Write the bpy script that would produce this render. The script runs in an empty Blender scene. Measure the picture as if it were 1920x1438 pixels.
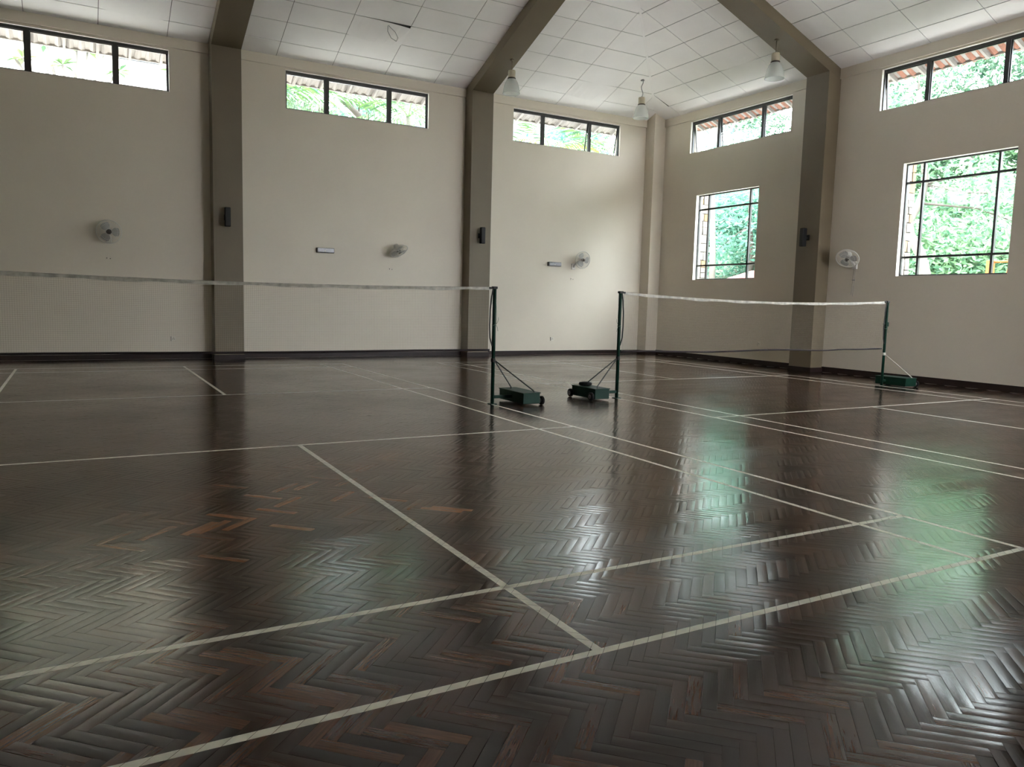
import bpy, math, random
import numpy as np
from mathutils import Vector, Matrix

sc = bpy.context.scene
col = sc.collection
rng = random.Random(7)
nrs = np.random.RandomState(11)

# ------------------------------------------------------------------ camera
CAM = Vector((-4.8073, -9.0338, 1.3527))
YAW, PITCH, ROLL, FPX = 0.5142, -0.1044, 0.0258, 1451.19
fw = Vector((math.sin(YAW) * math.cos(PITCH), math.cos(YAW) * math.cos(PITCH), math.sin(PITCH)))
r0 = Vector((math.cos(YAW), -math.sin(YAW), 0.0))
u0 = r0.cross(fw)
rt = r0 * math.cos(ROLL) + u0 * math.sin(ROLL)
up = -r0 * math.sin(ROLL) + u0 * math.cos(ROLL)
cd = bpy.data.cameras.new('camera')
cam = bpy.data.objects.new('camera', cd)
col.objects.link(cam)
m = Matrix(((rt.x, up.x, -fw.x, CAM.x), (rt.y, up.y, -fw.y, CAM.y), (rt.z, up.z, -fw.z, CAM.z), (0, 0, 0, 1)))
cam.matrix_world = m
cd.sensor_width = 36.0
cd.lens = FPX * 36.0 / 1920.0
cd.clip_end = 400
sc.camera = cam

# ------------------------------------------------------------------ daylight
w = bpy.data.worlds.new('overcast_sky')
sc.world = w
w.use_nodes = True
bg = w.node_tree.nodes['Background']
bg.inputs[0].default_value = (0.89, 0.93, 1.0, 1)
bg.inputs[1].default_value = 20.0

sl = bpy.data.lights.new('sun', 'SUN')
sl.energy = 9.0
sl.angle = math.radians(25)
sl.color = (1.0, 0.93, 0.86)
sun = bpy.data.objects.new('sun', sl)
col.objects.link(sun)
sun.rotation_euler = Vector((0.12, -0.50, -0.86)).to_track_quat('-Z', 'Y').to_euler()

vs = sc.view_settings
vs.view_transform = 'Standard'
vs.look = 'None'
vs.exposure = 0.74
vs.gamma = 1.0
vs.use_curve_mapping = False
sc.cycles.use_denoising = True
sc.cycles.max_bounces = 12
sc.cycles.diffuse_bounces = 8
sc.cycles.transparent_max_bounces = 16
sc.cycles.caustics_reflective = True
sc.cycles.caustics_refractive = False
sc.cycles.sample_clamp_indirect = 8

# ------------------------------------------------------------------ dimensions
XR, YB = 9.55, 8.5            # inner faces of the right and the back wall
XL, YN = -13.9, -11.2         # the walls behind and beside the camera
ZC, SL = 6.45, 0.39           # ceiling springing height and slope
TW = 0.22                     # wall thickness
CD = 0.38                     # column depth
SEC = math.sqrt(1 + SL * SL)


# ------------------------------------------------------------------ helpers
def tag(o, label=None, cat=None, group=None, kind=None):
    if label: o['label'] = label
    if cat: o['category'] = cat
    if group: o['group'] = group
    if kind: o['kind'] = kind
    return o


def empty(name, loc=(0, 0, 0), rot=(0, 0, 0), parent=None):
    o = bpy.data.objects.new(name, None)
    col.objects.link(o)
    o.location = loc
    o.rotation_euler = rot
    o.empty_display_size = 0.1
    if parent: o.parent = parent
    return o


def link(name, me, mat=None, parent=None):
    o = bpy.data.objects.new(name, me)
    col.objects.link(o)
    if mat is not None and not me.materials: me.materials.append(mat)
    if parent: o.parent = parent
    return o


class MB:
    def __init__(s):
        s.v, s.f = [], []

    def add(s, vs_, fs_):
        b = len(s.v)
        s.v += [tuple(x) for x in vs_]
        s.f += [tuple(i + b for i in f) for f in fs_]
        return s

    def box(s, x0, x1, y0, y1, z0, z1):
        return s.add([(x0, y0, z0), (x1, y0, z0), (x1, y1, z0), (x0, y1, z0), (x0, y0, z1), (x1, y0, z1), (x1, y1, z1), (x0, y1, z1)],
                     [(0, 3, 2, 1), (4, 5, 6, 7), (0, 1, 5, 4), (1, 2, 6, 5), (2, 3, 7, 6), (3, 0, 4, 7)])

    def cbox(s, x0, x1, y0, y1, z0, z1, c):
        """box with chamfered edges (octagonal in plan and in section)"""
        vs_, fs_ = [], []
        for z, k in ((z0, c), (z0 + c, 0), (z1 - c, 0), (z1, c)):
            a0, a1, b0, b1 = x0 + k, x1 - k, y0 + k, y1 - k
            vs_ += [(a0 + c, b0, z), (a1 - c, b0, z), (a1, b0 + c, z), (a1, b1 - c, z), (a1 - c, b1, z), (a0 + c, b1, z), (a0, b1 - c, z), (a0, b0 + c, z)]
        fs_.append(tuple(reversed(range(8))))
        for r in range(3):
            for i in range(8):
                j = (i + 1) % 8
                fs_.append((r * 8 + i, r * 8 + j, r * 8 + 8 + j, r * 8 + 8 + i))
        fs_.append(tuple(range(24, 32)))
        return s.add(vs_, fs_)

    def bar(s, a, b, wx, wz, upv=(0, 0, 1)):
        a, b = Vector(a), Vector(b)
        d = (b - a).normalized()
        u = Vector(upv)
        sx = d.cross(u)
        if sx.length < 1e-4: sx = d.cross(Vector((1, 0, 0)))
        sx.normalize()
        sz = sx.cross(d).normalized()
        vs_ = []
        for p in (a, b):
            for i, j in ((-1, -1), (1, -1), (1, 1), (-1, 1)):
                vs_.append(p + sx * (wx / 2 * i) + sz * (wz / 2 * j))
        return s.add(vs_, [(0, 1, 2, 3), (7, 6, 5, 4), (0, 4, 5, 1), (1, 5, 6, 2), (2, 6, 7, 3), (3, 7, 4, 0)])

    def tube(s, pts, r, n=8, caps=True, closed=False):
        pts = [Vector(p) for p in pts]
        N = len(pts)
        rs = r if isinstance(r, (list, tuple)) else [r] * N
        vs_, fs_ = [], []
        prev = None
        for i, p in enumerate(pts):
            if closed: d = pts[(i + 1) % N] - pts[i - 1]
            else: d = pts[min(i + 1, N - 1)] - pts[max(i - 1, 0)]
            d.normalize()
            if prev is None:
                ref = Vector((0, 0, 1)) if abs(d.z) < 0.9 else Vector((1, 0, 0))
            else:
                ref = prev
            a = (ref - d * ref.dot(d)).normalized()
            prev = a
            b = d.cross(a)
            for k in range(n):
                t = 2 * math.pi * k / n
                vs_.append(p + (a * math.cos(t) + b * math.sin(t)) * rs[i])
        last = N if closed else N - 1
        for i in range(last):
            for k in range(n):
                k2 = (k + 1) % n
                i2 = (i + 1) % N
                fs_.append((i * n + k, i * n + k2, i2 * n + k2, i2 * n + k))
        if caps and not closed:
            fs_.append(tuple(reversed(range(n))))
            fs_.append(tuple((N - 1) * n + k for k in range(n)))
        return s.add(vs_, fs_)

    def lathe(s, prof, n=24, mat=None, rib=0.0, caps=(True, True)):
        """prof: (r, z) pairs around local z; mat: Matrix"""
        vs_, fs_ = [], []
        M = mat or Matrix.Identity(4)
        for i, (r, z) in enumerate(prof):
            for k in range(n):
                t = 2 * math.pi * k / n
                rr = r * (1 + (rib if k % 2 else -rib))
                vs_.append(M @ Vector((rr * math.cos(t), rr * math.sin(t), z)))
        for i in range(len(prof) - 1):
            for k in range(n):
                k2 = (k + 1) % n
                fs_.append((i * n + k, i * n + k2, (i + 1) * n + k2, (i + 1) * n + k))
        if caps[0]: fs_.append(tuple(reversed(range(n))))
        if caps[1]: fs_.append(tuple((len(prof) - 1) * n + k for k in range(n)))
        return s.add(vs_, fs_)

    def prism(s, poly, off):
        """poly: list of 3-d points, extruded by the vector off"""
        n = len(poly)
        o = Vector(off)
        P = [Vector(p) for p in poly]
        return s.add(P + [p + o for p in P], [tuple(range(n)), tuple(reversed(range(n, 2 * n)))] +
                     [(i, n + i, n + (i + 1) % n, (i + 1) % n) for i in range(n)])

    def mesh(s, name, smooth=False):
        me = bpy.data.meshes.new(name)
        me.from_pydata(s.v, [], s.f)
        me.update()
        if smooth: me.polygons.foreach_set('use_smooth', [True] * len(me.polygons))
        return me

    def build(s, name, mat, parent=None, smooth=False, fix=True):
        me = s.mesh(name, smooth)
        if fix:
            import bmesh
            bm = bmesh.new()
            bm.from_mesh(me)
            bmesh.ops.recalc_face_normals(bm, faces=bm.faces)
            bm.to_mesh(me)
            bm.free()
        return link(name, me, mat, parent)


# ------------------------------------------------------------------ materials
def new_mat(name):
    mt = bpy.data.materials.new(name)
    mt.use_nodes = True
    nt = mt.node_tree
    b = nt.nodes['Principled BSDF']
    return mt, nt, b


def plain(name, rgb, rough=0.5, metal=0.0, noise=0.0, scale=8.0, spec=0.5, bump=0.0, bscale=80.0):
    mt, nt, b = new_mat(name)
    b.inputs['Base Color'].default_value = (*rgb, 1)
    b.inputs['Roughness'].default_value = rough
    b.inputs['Metallic'].default_value = metal
    b.inputs['Specular IOR Level'].default_value = spec
    tc = nt.nodes.new('ShaderNodeTexCoord')
    if noise > 0:
        nz = nt.nodes.new('ShaderNodeTexNoise')
        nz.inputs['Scale'].default_value = scale
        nz.inputs['Detail'].default_value = 5
        nt.links.new(tc.outputs['Object'], nz.inputs['Vector'])
        mp = nt.nodes.new('ShaderNodeMapRange')
        mp.inputs['From Min'].default_value = 0.3
        mp.inputs['From Max'].default_value = 0.7
        mp.inputs['To Min'].default_value = 1 - noise
        mp.inputs['To Max'].default_value = 1 + noise
        nt.links.new(nz.outputs['Fac'], mp.inputs['Value'])
        mx = nt.nodes.new('ShaderNodeVectorMath')
        mx.operation = 'SCALE'
        mx.inputs[0].default_value = rgb
        nt.links.new(mp.outputs['Result'], mx.inputs['Scale'])
        nt.links.new(mx.outputs['Vector'], b.inputs['Base Color'])
    if bump > 0:
        n2 = nt.nodes.new('ShaderNodeTexNoise')
        n2.inputs['Scale'].default_value = bscale
        nt.links.new(tc.outputs['Object'], n2.inputs['Vector'])
        bp = nt.nodes.new('ShaderNodeBump')
        bp.inputs['Strength'].default_value = bump
        bp.inputs['Distance'].default_value = 0.004
        nt.links.new(n2.outputs['Fac'], bp.inputs['Height'])
        nt.links.new(bp.outputs['Normal'], b.inputs['Normal'])
    return mt


M = {}
M['wall'] = plain('cream_wall_paint', (0.59, 0.53, 0.432), 0.55, noise=0.03, scale=0.9, bump=0.15, bscale=60)
M['reveal'] = plain('pale_window_reveal', (0.82, 0.79, 0.72), 0.6, noise=0.03, scale=3)
M['taupe'] = plain('taupe_column_paint', (0.125, 0.098, 0.060), 0.55, noise=0.06, scale=1.6, bump=0.15, bscale=60)
M['tile'] = plain('white_ceiling_board', (0.93, 0.905, 0.895), 0.8, noise=0.035, scale=1.3, bump=0.1, bscale=120)
M['void'] = plain('dark_ceiling_void', (0.10, 0.095, 0.09), 0.9, noise=0.1)
M['skirt'] = plain('dark_maroon_skirting', (0.016, 0.008, 0.0065), 0.5, noise=0.2, scale=5, spec=0.25)
M['line'] = plain('worn_white_line_paint', (0.62, 0.60, 0.50), 0.38, noise=0.12, scale=14)
M['frame'] = plain('black_bronze_window_frame', (0.022, 0.02, 0.019), 0.4, noise=0.1)
M['green'] = plain('dark_green_enamel', (0.0022, 0.021, 0.012), 0.5, noise=0.15, scale=9, spec=0.14)
M['rod'] = plain('blackened_steel_rod', (0.02, 0.022, 0.02), 0.45, noise=0.1)
M['palerod'] = plain('bare_galvanised_rod', (0.42, 0.40, 0.34), 0.45, metal=0.3, noise=0.1)
M['rubber'] = plain('black_rubber', (0.006, 0.006, 0.006), 0.7, noise=0.1, spec=0.15)
M['hub'] = plain('grey_wheel_hub', (0.10, 0.10, 0.105), 0.4, metal=0.5, noise=0.1)
M['tape'] = plain('grubby_backlit_tape', (0.40, 0.375, 0.325), 0.8, noise=0.3, scale=12)  # albedo lowered to carry the tape's backlit shade; noise gives the grime
M['thread'] = plain('tan_net_twine', (0.30, 0.255, 0.19), 0.9, noise=0.1)
M['cord'] = plain('dark_maroon_cord', (0.012, 0.005, 0.006), 0.8, noise=0.1)
M['strap'] = plain('black_strap', (0.012, 0.012, 0.012), 0.7, noise=0.1)
M['string'] = plain('faded_green_string', (0.08, 0.14, 0.09), 0.8, noise=0.1)
M['black'] = plain('matt_black_plastic', (0.005, 0.005, 0.005), 0.7, spec=0.2, noise=0.05)
M['fanwhite'] = plain('aged_white_plastic', (0.62, 0.60, 0.55), 0.4, noise=0.05)
M['fangrey'] = plain('smoky_grey_blade', (0.30, 0.29, 0.27), 0.35, noise=0.05)
M['fandark'] = plain('dark_fan_hub', (0.07, 0.06, 0.05), 0.4, noise=0.05)
M['wire'] = plain('cream_fan_wire', (0.55, 0.53, 0.47), 0.4, noise=0.03)
M['boxgrey'] = plain('grey_light_diffuser', (0.36, 0.36, 0.38), 0.25, noise=0.1, scale=20)
M['boxdark'] = plain('dark_light_housing', (0.10, 0.095, 0.09), 0.5, noise=0.05)
M['socket'] = plain('white_socket_plastic', (0.60, 0.56, 0.47), 0.4, noise=0.03)
M['slot'] = plain('dark_slot', (0.03, 0.03, 0.03), 0.6, noise=0.02)
M['lampcap'] = plain('tan_lamp_housing', (0.42, 0.36, 0.26), 0.45, noise=0.08, scale=20)
M['lampring'] = plain('dark_lamp_ring', (0.03, 0.016, 0.012), 0.45, noise=0.05)
M['flex'] = plain('grey_flex', (0.22, 0.22, 0.22), 0.5, noise=0.05)
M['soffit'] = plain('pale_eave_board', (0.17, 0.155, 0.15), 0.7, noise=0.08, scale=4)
M['clay'] = plain('terracotta_roof_tile', (0.16, 0.060, 0.036), 0.75, noise=0.25, scale=6)
M['stone'] = plain('pale_split_stone', (0.17, 0.15, 0.13), 0.85, noise=0.22, scale=7, bump=0.6, bscale=25)
M['stone_tan'] = plain('ochre_split_stone', (0.20, 0.12, 0.06), 0.85, noise=0.2, scale=7, bump=0.6, bscale=25)
M['mortar'] = plain('grey_mortar', (0.05, 0.042, 0.036), 0.9, noise=0.1)
M['bark'] = plain('pale_bark', (0.10, 0.088, 0.075), 0.85, noise=0.2, scale=6, bump=0.4, bscale=20)
M['barkdark'] = plain('brown_bark', (0.05, 0.04, 0.032), 0.85, noise=0.2, scale=6)
M['yellow'] = plain('cream_yellow_render', (0.74, 0.66, 0.50), 0.8, noise=0.05, scale=1)
M['cream'] = plain('cream_render', (0.70, 0.65, 0.54), 0.8, noise=0.05, scale=1)
M['louvre'] = plain('grey_louvre', (0.08, 0.085, 0.10), 0.5, noise=0.05)
M['whitebld'] = plain('white_render', (0.25, 0.25, 0.25), 0.8, noise=0.05, scale=1)
M['bluewin'] = plain('blue_grey_window', (0.10, 0.14, 0.20), 0.2, noise=0.05)
M['orange'] = plain('orange_paint', (0.30, 0.085, 0.014), 0.5, noise=0.08)
M['red'] = plain('red_roof_sheet', (0.22, 0.045, 0.035), 0.5, noise=0.08)
M['reflector'] = plain('pale_bounce_ground', (0.70, 0.67, 0.64), 0.85, noise=0.1, scale=2)  # pale so that unseen ground throws daylight up at the ceiling
M['grass'] = plain('rough_grass', (0.035, 0.06, 0.022), 0.9, noise=0.4, scale=1.5)


def leaf_mat(name, a, b_):
    mt, nt, b = new_mat(name)
    at = nt.nodes.new('ShaderNodeAttribute')
    at.attribute_name = 'tone'
    cr = nt.nodes.new('ShaderNodeValToRGB')
    cr.color_ramp.elements[0].color = (*a, 1)
    cr.color_ramp.elements[1].color = (*b_, 1)
    nt.links.new(at.outputs['Fac'], cr.inputs['Fac'])
    nt.links.new(cr.outputs['Color'], b.inputs['Base Color'])
    b.inputs['Roughness'].default_value = 0.45
    tr = nt.nodes.new('ShaderNodeBsdfTranslucent')
    nt.links.new(cr.outputs['Color'], tr.inputs['Color'])
    mx = nt.nodes.new('ShaderNodeMixShader')
    mx.inputs[0].default_value = 0.4
    nt.links.new(b.outputs[0], mx.inputs[1])
    nt.links.new(tr.outputs[0], mx.inputs[2])
    nt.links.new(mx.outputs[0], nt.nodes['Material Output'].inputs['Surface'])
    return mt


M['leaf'] = leaf_mat('fresh_leaf', (0.060, 0.155, 0.092), (0.205, 0.335, 0.17))
M['leafblue'] = leaf_mat('cool_leaf', (0.048, 0.155, 0.112), (0.175, 0.335, 0.235))
M['leafdeep'] = leaf_mat('deep_green_leaf', (0.030, 0.082, 0.052), (0.105, 0.185, 0.100))
M['palm'] = leaf_mat('palm_leaf', (0.018, 0.055, 0.022), (0.085, 0.15, 0.042))
M['yellowleaf'] = leaf_mat('yellowing_leaf', (0.05, 0.08, 0.016), (0.19, 0.155, 0.03))


def glass_mat():
    mt, nt, b = new_mat('clear_window_glass')
    tr = nt.nodes.new('ShaderNodeBsdfTransparent')
    tr.inputs[0].default_value = (0.93, 0.96, 0.95, 1)
    gl = nt.nodes.new('ShaderNodeBsdfGlossy')
    gl.inputs['Roughness'].default_value = 0.02
    lw = nt.nodes.new('ShaderNodeLayerWeight')
    lw.inputs['Blend'].default_value = 0.5
    pw = nt.nodes.new('ShaderNodeMath')
    pw.operation = 'POWER'
    pw.inputs[1].default_value = 5.0
    nt.links.new(lw.outputs['Facing'], pw.inputs[0])
    fr = nt.nodes.new('ShaderNodeMath')
    fr.operation = 'MULTIPLY_ADD'
    fr.inputs[1].default_value = 0.6
    fr.inputs[2].default_value = 0.012
    nt.links.new(pw.outputs[0], fr.inputs[0])
    mx = nt.nodes.new('ShaderNodeMixShader')
    nt.links.new(fr.outputs[0], mx.inputs[0])
    nt.links.new(tr.outputs[0], mx.inputs[1])
    nt.links.new(gl.outputs[0], mx.inputs[2])
    nt.links.new(mx.outputs[0], nt.nodes['Material Output'].inputs['Surface'])
    return mt


M['glass'] = glass_mat()


def bell_mat():
    mt, nt, b = new_mat('ribbed_prismatic_acrylic')
    b.inputs['Base Color'].default_value = (0.86, 0.87, 0.86, 1)
    b.inputs['Roughness'].default_value = 0.12
    tl = nt.nodes.new('ShaderNodeBsdfTranslucent')
    tl.inputs[0].default_value = (0.86, 0.87, 0.86, 1)
    tr = nt.nodes.new('ShaderNodeBsdfTransparent')
    tr.inputs[0].default_value = (0.95, 0.96, 0.95, 1)
    m1 = nt.nodes.new('ShaderNodeMixShader')
    m1.inputs[0].default_value = 0.35
    m2 = nt.nodes.new('ShaderNodeMixShader')
    m2.inputs[0].default_value = 0.55
    nt.links.new(b.outputs[0], m1.inputs[1])
    nt.links.new(tl.outputs[0], m1.inputs[2])
    nt.links.new(m1.outputs[0], m2.inputs[1])
    nt.links.new(tr.outputs[0], m2.inputs[2])
    nt.links.new(m2.outputs[0], nt.nodes['Material Output'].inputs['Surface'])
    return mt


M['bell'] = bell_mat()


def parquet_mat():
    mt, nt, b = new_mat('lacquered_herringbone_wood')
    N, Lk = nt.nodes, nt.links
    at = N.new('ShaderNodeAttribute')
    at.attribute_name = 'plank'          # x along, y across, z random
    sp = N.new('ShaderNodeSeparateXYZ')
    Lk.new(at.outputs['Vector'], sp.inputs[0])
    # grain
    cv = N.new('ShaderNodeCombineXYZ')

    def mul(src, k):
        n = N.new('ShaderNodeMath')
        n.operation = 'MULTIPLY'
        n.inputs[1].default_value = k
        Lk.new(src, n.inputs[0])
        return n.outputs[0]
    Lk.new(mul(sp.outputs[0], 9.0), cv.inputs[0])
    Lk.new(mul(sp.outputs[1], 150.0), cv.inputs[1])
    Lk.new(mul(sp.outputs[2], 97.0), cv.inputs[2])
    gn = N.new('ShaderNodeTexNoise')
    gn.inputs['Scale'].default_value = 1.0
    gn.inputs['Detail'].default_value = 4
    Lk.new(cv.outputs[0], gn.inputs['Vector'])
    cr = N.new('ShaderNodeValToRGB')
    e = cr.color_ramp.elements
    e[0].position, e[0].color = 0.0, (0.014, 0.008, 0.006, 1)
    e[1].position, e[1].color = 1.0, (0.20, 0.100, 0.050, 1)
    k = e.new(0.45)
    k.color = (0.052, 0.023, 0.014, 1)
    k = e.new(0.82)
    k.color = (0.090, 0.041, 0.021, 1)
    Lk.new(sp.outputs[2], cr.inputs['Fac'])
    mp = N.new('ShaderNodeMapRange')
    mp.inputs['From Min'].default_value = 0.25
    mp.inputs['From Max'].default_value = 0.75
    mp.inputs['To Min'].default_value = 0.65
    mp.inputs['To Max'].default_value = 1.35
    Lk.new(gn.outputs['Fac'], mp.inputs['Value'])
    sc_ = N.new('ShaderNodeVectorMath')
    sc_.operation = 'SCALE'
    Lk.new(cr.outputs['Color'], sc_.inputs[0])
    Lk.new(mp.outputs['Result'], sc_.inputs['Scale'])
    Lk.new(sc_.outputs['Vector'], b.inputs['Base Color'])
    # worn lacquer
    ge = N.new('ShaderNodeNewGeometry')
    wn = N.new('ShaderNodeTexNoise')
    wn.inputs['Scale'].default_value = 0.55
    wn.inputs['Detail'].default_value = 6
    wn.inputs['Roughness'].default_value = 0.6
    Lk.new(ge.outputs['Position'], wn.inputs['Vector'])
    rm = N.new('ShaderNodeMapRange')
    rm.inputs['From Min'].default_value = 0.35
    rm.inputs['From Max'].default_value = 0.68
    rm.inputs['To Min'].default_value = 0.11
    rm.inputs['To Max'].default_value = 0.24
    Lk.new(wn.outputs['Fac'], rm.inputs['Value'])
    Lk.new(rm.outputs['Result'], b.inputs['Roughness'])
    b.inputs['Specular IOR Level'].default_value = 0.45
    bp = N.new('ShaderNodeBump')
    bp.inputs['Strength'].default_value = 0.12
    bp.inputs['Distance'].default_value = 0.001
    Lk.new(gn.outputs['Fac'], bp.inputs['Height'])
    Lk.new(bp.outputs['Normal'], b.inputs['Normal'])
    return mt


M['parquet'] = parquet_mat()
M['subfloor'] = plain('dark_subfloor', (0.02, 0.013, 0.010), 0.5, noise=0.2)

# ------------------------------------------------------------------ floor: herringbone parquet
PL, PW = 0.280, 0.0525
PX0, PX1, PY0, PY1 = -8.6, XR, -9.6, YB
floor = MB().box(XL, XR, YN, YB, -0.16, -0.004).build('floor', M['subfloor'])
tag(floor, 'dark glossy herringbone parquet floor with white court markings', kind='structure')

c45 = math.sqrt(0.5)
planks = []       # cx, cy, angle
ni = int((PX1 - PX0) / (PW * math.sqrt(2))) + 12
nj = int((PY1 - PY0) / (PL * math.sqrt(2))) + 4
for j in range(-2, nj):
    for i in range(-8, ni):
        bx, by = i * PW + j * PL * -1.0, i * PW + j * PL      # lattice t1=(W,W), t2=(-L,L)
        for (ux, uy, ang) in ((PL / 2, PW / 2, 0.0), (PL + PW / 2, PW - PL / 2, math.pi / 2)):
            px, py = bx + ux, by + uy
            # turn by -45 degrees: t1 runs along x, t2 along y
            wx = (px + py) * c45 + PX0
            wy = (-px + py) * c45 + PY0
            if PX0 < wx < PX1 - 0.05 and PY0 < wy < PY1 - 0.03:
                planks.append((wx, wy, ang - math.pi / 4))
NP = len(planks)
pa = np.array(planks)
rz = nrs.rand(NP)
# clusters of lighter replaced boards in the worn part of the near court
def blob(x, y, r, k):
    d2 = (pa[:, 0] - x) ** 2 + (pa[:, 1] - y) ** 2
    return k * np.exp(-d2 / (r * r))
lift = (blob(-2.73, -4.72, .30, .40) + blob(-2.6, -2.85, .4, .30) + blob(-1.8, -2.9, .4, .30) + blob(-3.6, -4.4, .7, .22) + blob(-3.2, -3.5, .8, .25)
        + blob(-4.1, -4.0, .7, .15) + blob(-3.73, -6.8, .25, .12) + blob(-3.0, -4.0, 2.2, .16))
tone = np.clip(rz ** 1.6 * 0.74 + lift * rz, 0, 1)
tilt_l = nrs.normal(0, 0.0024, NP)      # about the long axis
tilt_s = nrs.normal(0, 0.0010, NP)
pz = nrs.normal(0, 0.00012, NP)
odd = nrs.rand(NP) < 0.006
tilt_l[odd] *= 4
sec_u = np.array([-.5, -.5, -.27, 0, .27, .5, .5])
sec_z = np.array([-.0045, -.00040, -.00008, 0, -.00008, -.00040, -.0045])
gap = 0.0002
W2 = PW - 2 * gap
U = sec_u * W2
U[1] += 0.0006
U[5] -= 0.0006
# 5 top points on each end (kept apart from the skirt so that only the crown is smooth), then skirt copies
hl = PL / 2 - gap
TOP = [(sg * hl, U[k], sec_z[k]) for sg in (-1, 1) for k in range(1, 6)]
SK = []
for k in (1, 5):
    SK += [(-hl, U[k], sec_z[k]), (hl, U[k], sec_z[k]), (hl, U[k], -.0045), (-hl, U[k], -.0045)]
for sg in (-1, 1):
    SK += [(sg * hl, U[k], sec_z[k]) for k in range(1, 6)] + [(sg * hl, U[5], -.0045), (sg * hl, U[1], -.0045)]
LV = np.array(TOP + SK)
QF = [(k, 5 + k, 6 + k, k + 1) for k in range(4)] + [(10, 11, 12, 13), (17, 16, 15, 14)]
EF = [tuple(range(18, 25)), tuple(reversed(range(25, 32)))]


def plank_matrix(k):
    x, y, a = pa[k]
    return Matrix.Translation((x, y, pz[k])) @ Matrix.Rotation(a, 4, 'Z') @ Matrix.Rotation(tilt_s[k], 4, 'Y') @ Matrix.Rotation(tilt_l[k], 4, 'X')


# world vertices of every plank
ca, sa = np.cos(pa[:, 2]), np.sin(pa[:, 2])
lx, ly, lz = LV[:, 0][None], LV[:, 1][None], LV[:, 2][None]
zz = lz + ly * np.sin(tilt_l)[:, None] - lx * np.sin(tilt_s)[:, None] + pz[:, None]
WV = np.stack([pa[:, 0][:, None] + lx * ca[:, None] - ly * sa[:, None], pa[:, 1][:, None] + lx * sa[:, None] + ly * ca[:, None], zz], 2)

# which 300 show largest in the picture
Rm = np.array([rt, up, fw])
dd = (np.stack([pa[:, 0], pa[:, 1], np.zeros(NP)], 1) - np.array(CAM)) @ Rm.T
uu = 960 + FPX * dd[:, 0] / dd[:, 2]
vv = 719 - FPX * dd[:, 1] / dd[:, 2]
seen = (dd[:, 2] > .5) & (uu > 15) & (uu < 1905) & (vv > 0) & (vv < 1425)
size = np.where(seen, 1.0 / np.maximum(dd[:, 2], .3) ** 3, 0)
top300 = set(np.argsort(-size)[:300].tolist())

NV = 32
VAR = 24


def plank_mesh(name, WVs, zs):
    n = len(WVs)
    me = bpy.data.meshes.new(name)
    v = WVs.reshape(-1, 3)
    quads = np.array(QF)
    allq = (np.arange(n)[:, None, None] * NV + quads[None]).reshape(-1)
    ends = np.array(EF)
    alle = (np.arange(n)[:, None, None] * NV + ends[None]).reshape(-1)
    nq, ne = n * 6, n * 2
    me.vertices.add(len(v))
    me.vertices.foreach_set('co', v.ravel())
    me.loops.add(len(allq) + len(alle))
    me.loops.foreach_set('vertex_index', np.concatenate([allq, alle]).astype(np.int32))
    me.polygons.add(nq + ne)
    ls = np.concatenate([np.arange(nq) * 4, nq * 4 + np.arange(ne) * 7]).astype(np.int32)
    me.polygons.foreach_set('loop_start', ls)
    sm = np.zeros(nq + ne, bool)
    sm[:nq] = np.tile(np.array([True, True, True, True, False, False]), n)
    me.update(calc_edges=True)
    me.polygons.foreach_set('use_smooth', sm)
    at = me.attributes.new('plank', 'FLOAT_VECTOR', 'POINT')
    pv = np.zeros((n, NV, 3))
    pv[:, :, 0] = LV[None, :, 0]
    pv[:, :, 1] = LV[None, :, 1]
    pv[:, :, 2] = zs[:, None]
    at.data.foreach_set('vector', pv.ravel())
    me.validate()
    me.materials.append(M['parquet'])
    return me


rest = np.array([k for k in range(NP) if k not in top300])
o = link('parquet_field', plank_mesh('parquet_field', WV[rest], tone[rest]), None, floor)
tag(o, kind='stuff')
variants = [plank_mesh('plank', LV[None].copy(), np.array([t])) for t in np.linspace(0.01, 0.99, VAR)]
for k in sorted(top300):
    o = link('plank', variants[min(VAR - 1, int(tone[k] * VAR))], None, floor)
    o.matrix_world = plank_matrix(k)
# plain boards out of sight beyond the built field
MB().box(XL, PX0, YN, YB, -.004, 0).box(PX0, XR, YN, PY0, -.004, 0).build('parquet_margin', M['subfloor'], floor)


# painted court lines: each plank top is clipped by the line, so joints stay open
def clip_poly(poly, x0, x1, y0, y1):
    for ax, val, sgn in ((0, x0, 1), (0, x1, -1), (1, y0, 1), (1, y1, -1)):
        out = []
        n = len(poly)
        for i in range(n):
            a, b_ = poly[i], poly[(i + 1) % n]
            da, db = sgn * (a[ax] - val), sgn * (b_[ax] - val)
            if da >= 0: out.append(a)
            if (da >= 0) != (db >= 0):
                t = da / (da - db)
                out.append(tuple(a[q] + t * (b_[q] - a[q]) for q in range(3)))
        poly = out
        if len(poly) < 3: return []
    return poly


def court_line(x0, x1, y0, y1, label):
    near = np.where((pa[:, 0] > x0 - .16) & (pa[:, 0] < x1 + .16) & (pa[:, 1] > y0 - .16) & (pa[:, 1] < y1 + .16))[0]
    mb = MB()
    for k in near:
        w_ = WV[k]
        for q in QF[:4]:
            p = clip_poly([tuple(w_[i]) for i in q], x0, x1, y0, y1)
            if p:
                p = [(a, b_, c + .00035) for a, b_, c in p]
                mb.add(p, [tuple(range(len(p)))])
    o = mb.build('court_line', M['line'], floor, smooth=True, fix=False)
    tag(o, label)


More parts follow.
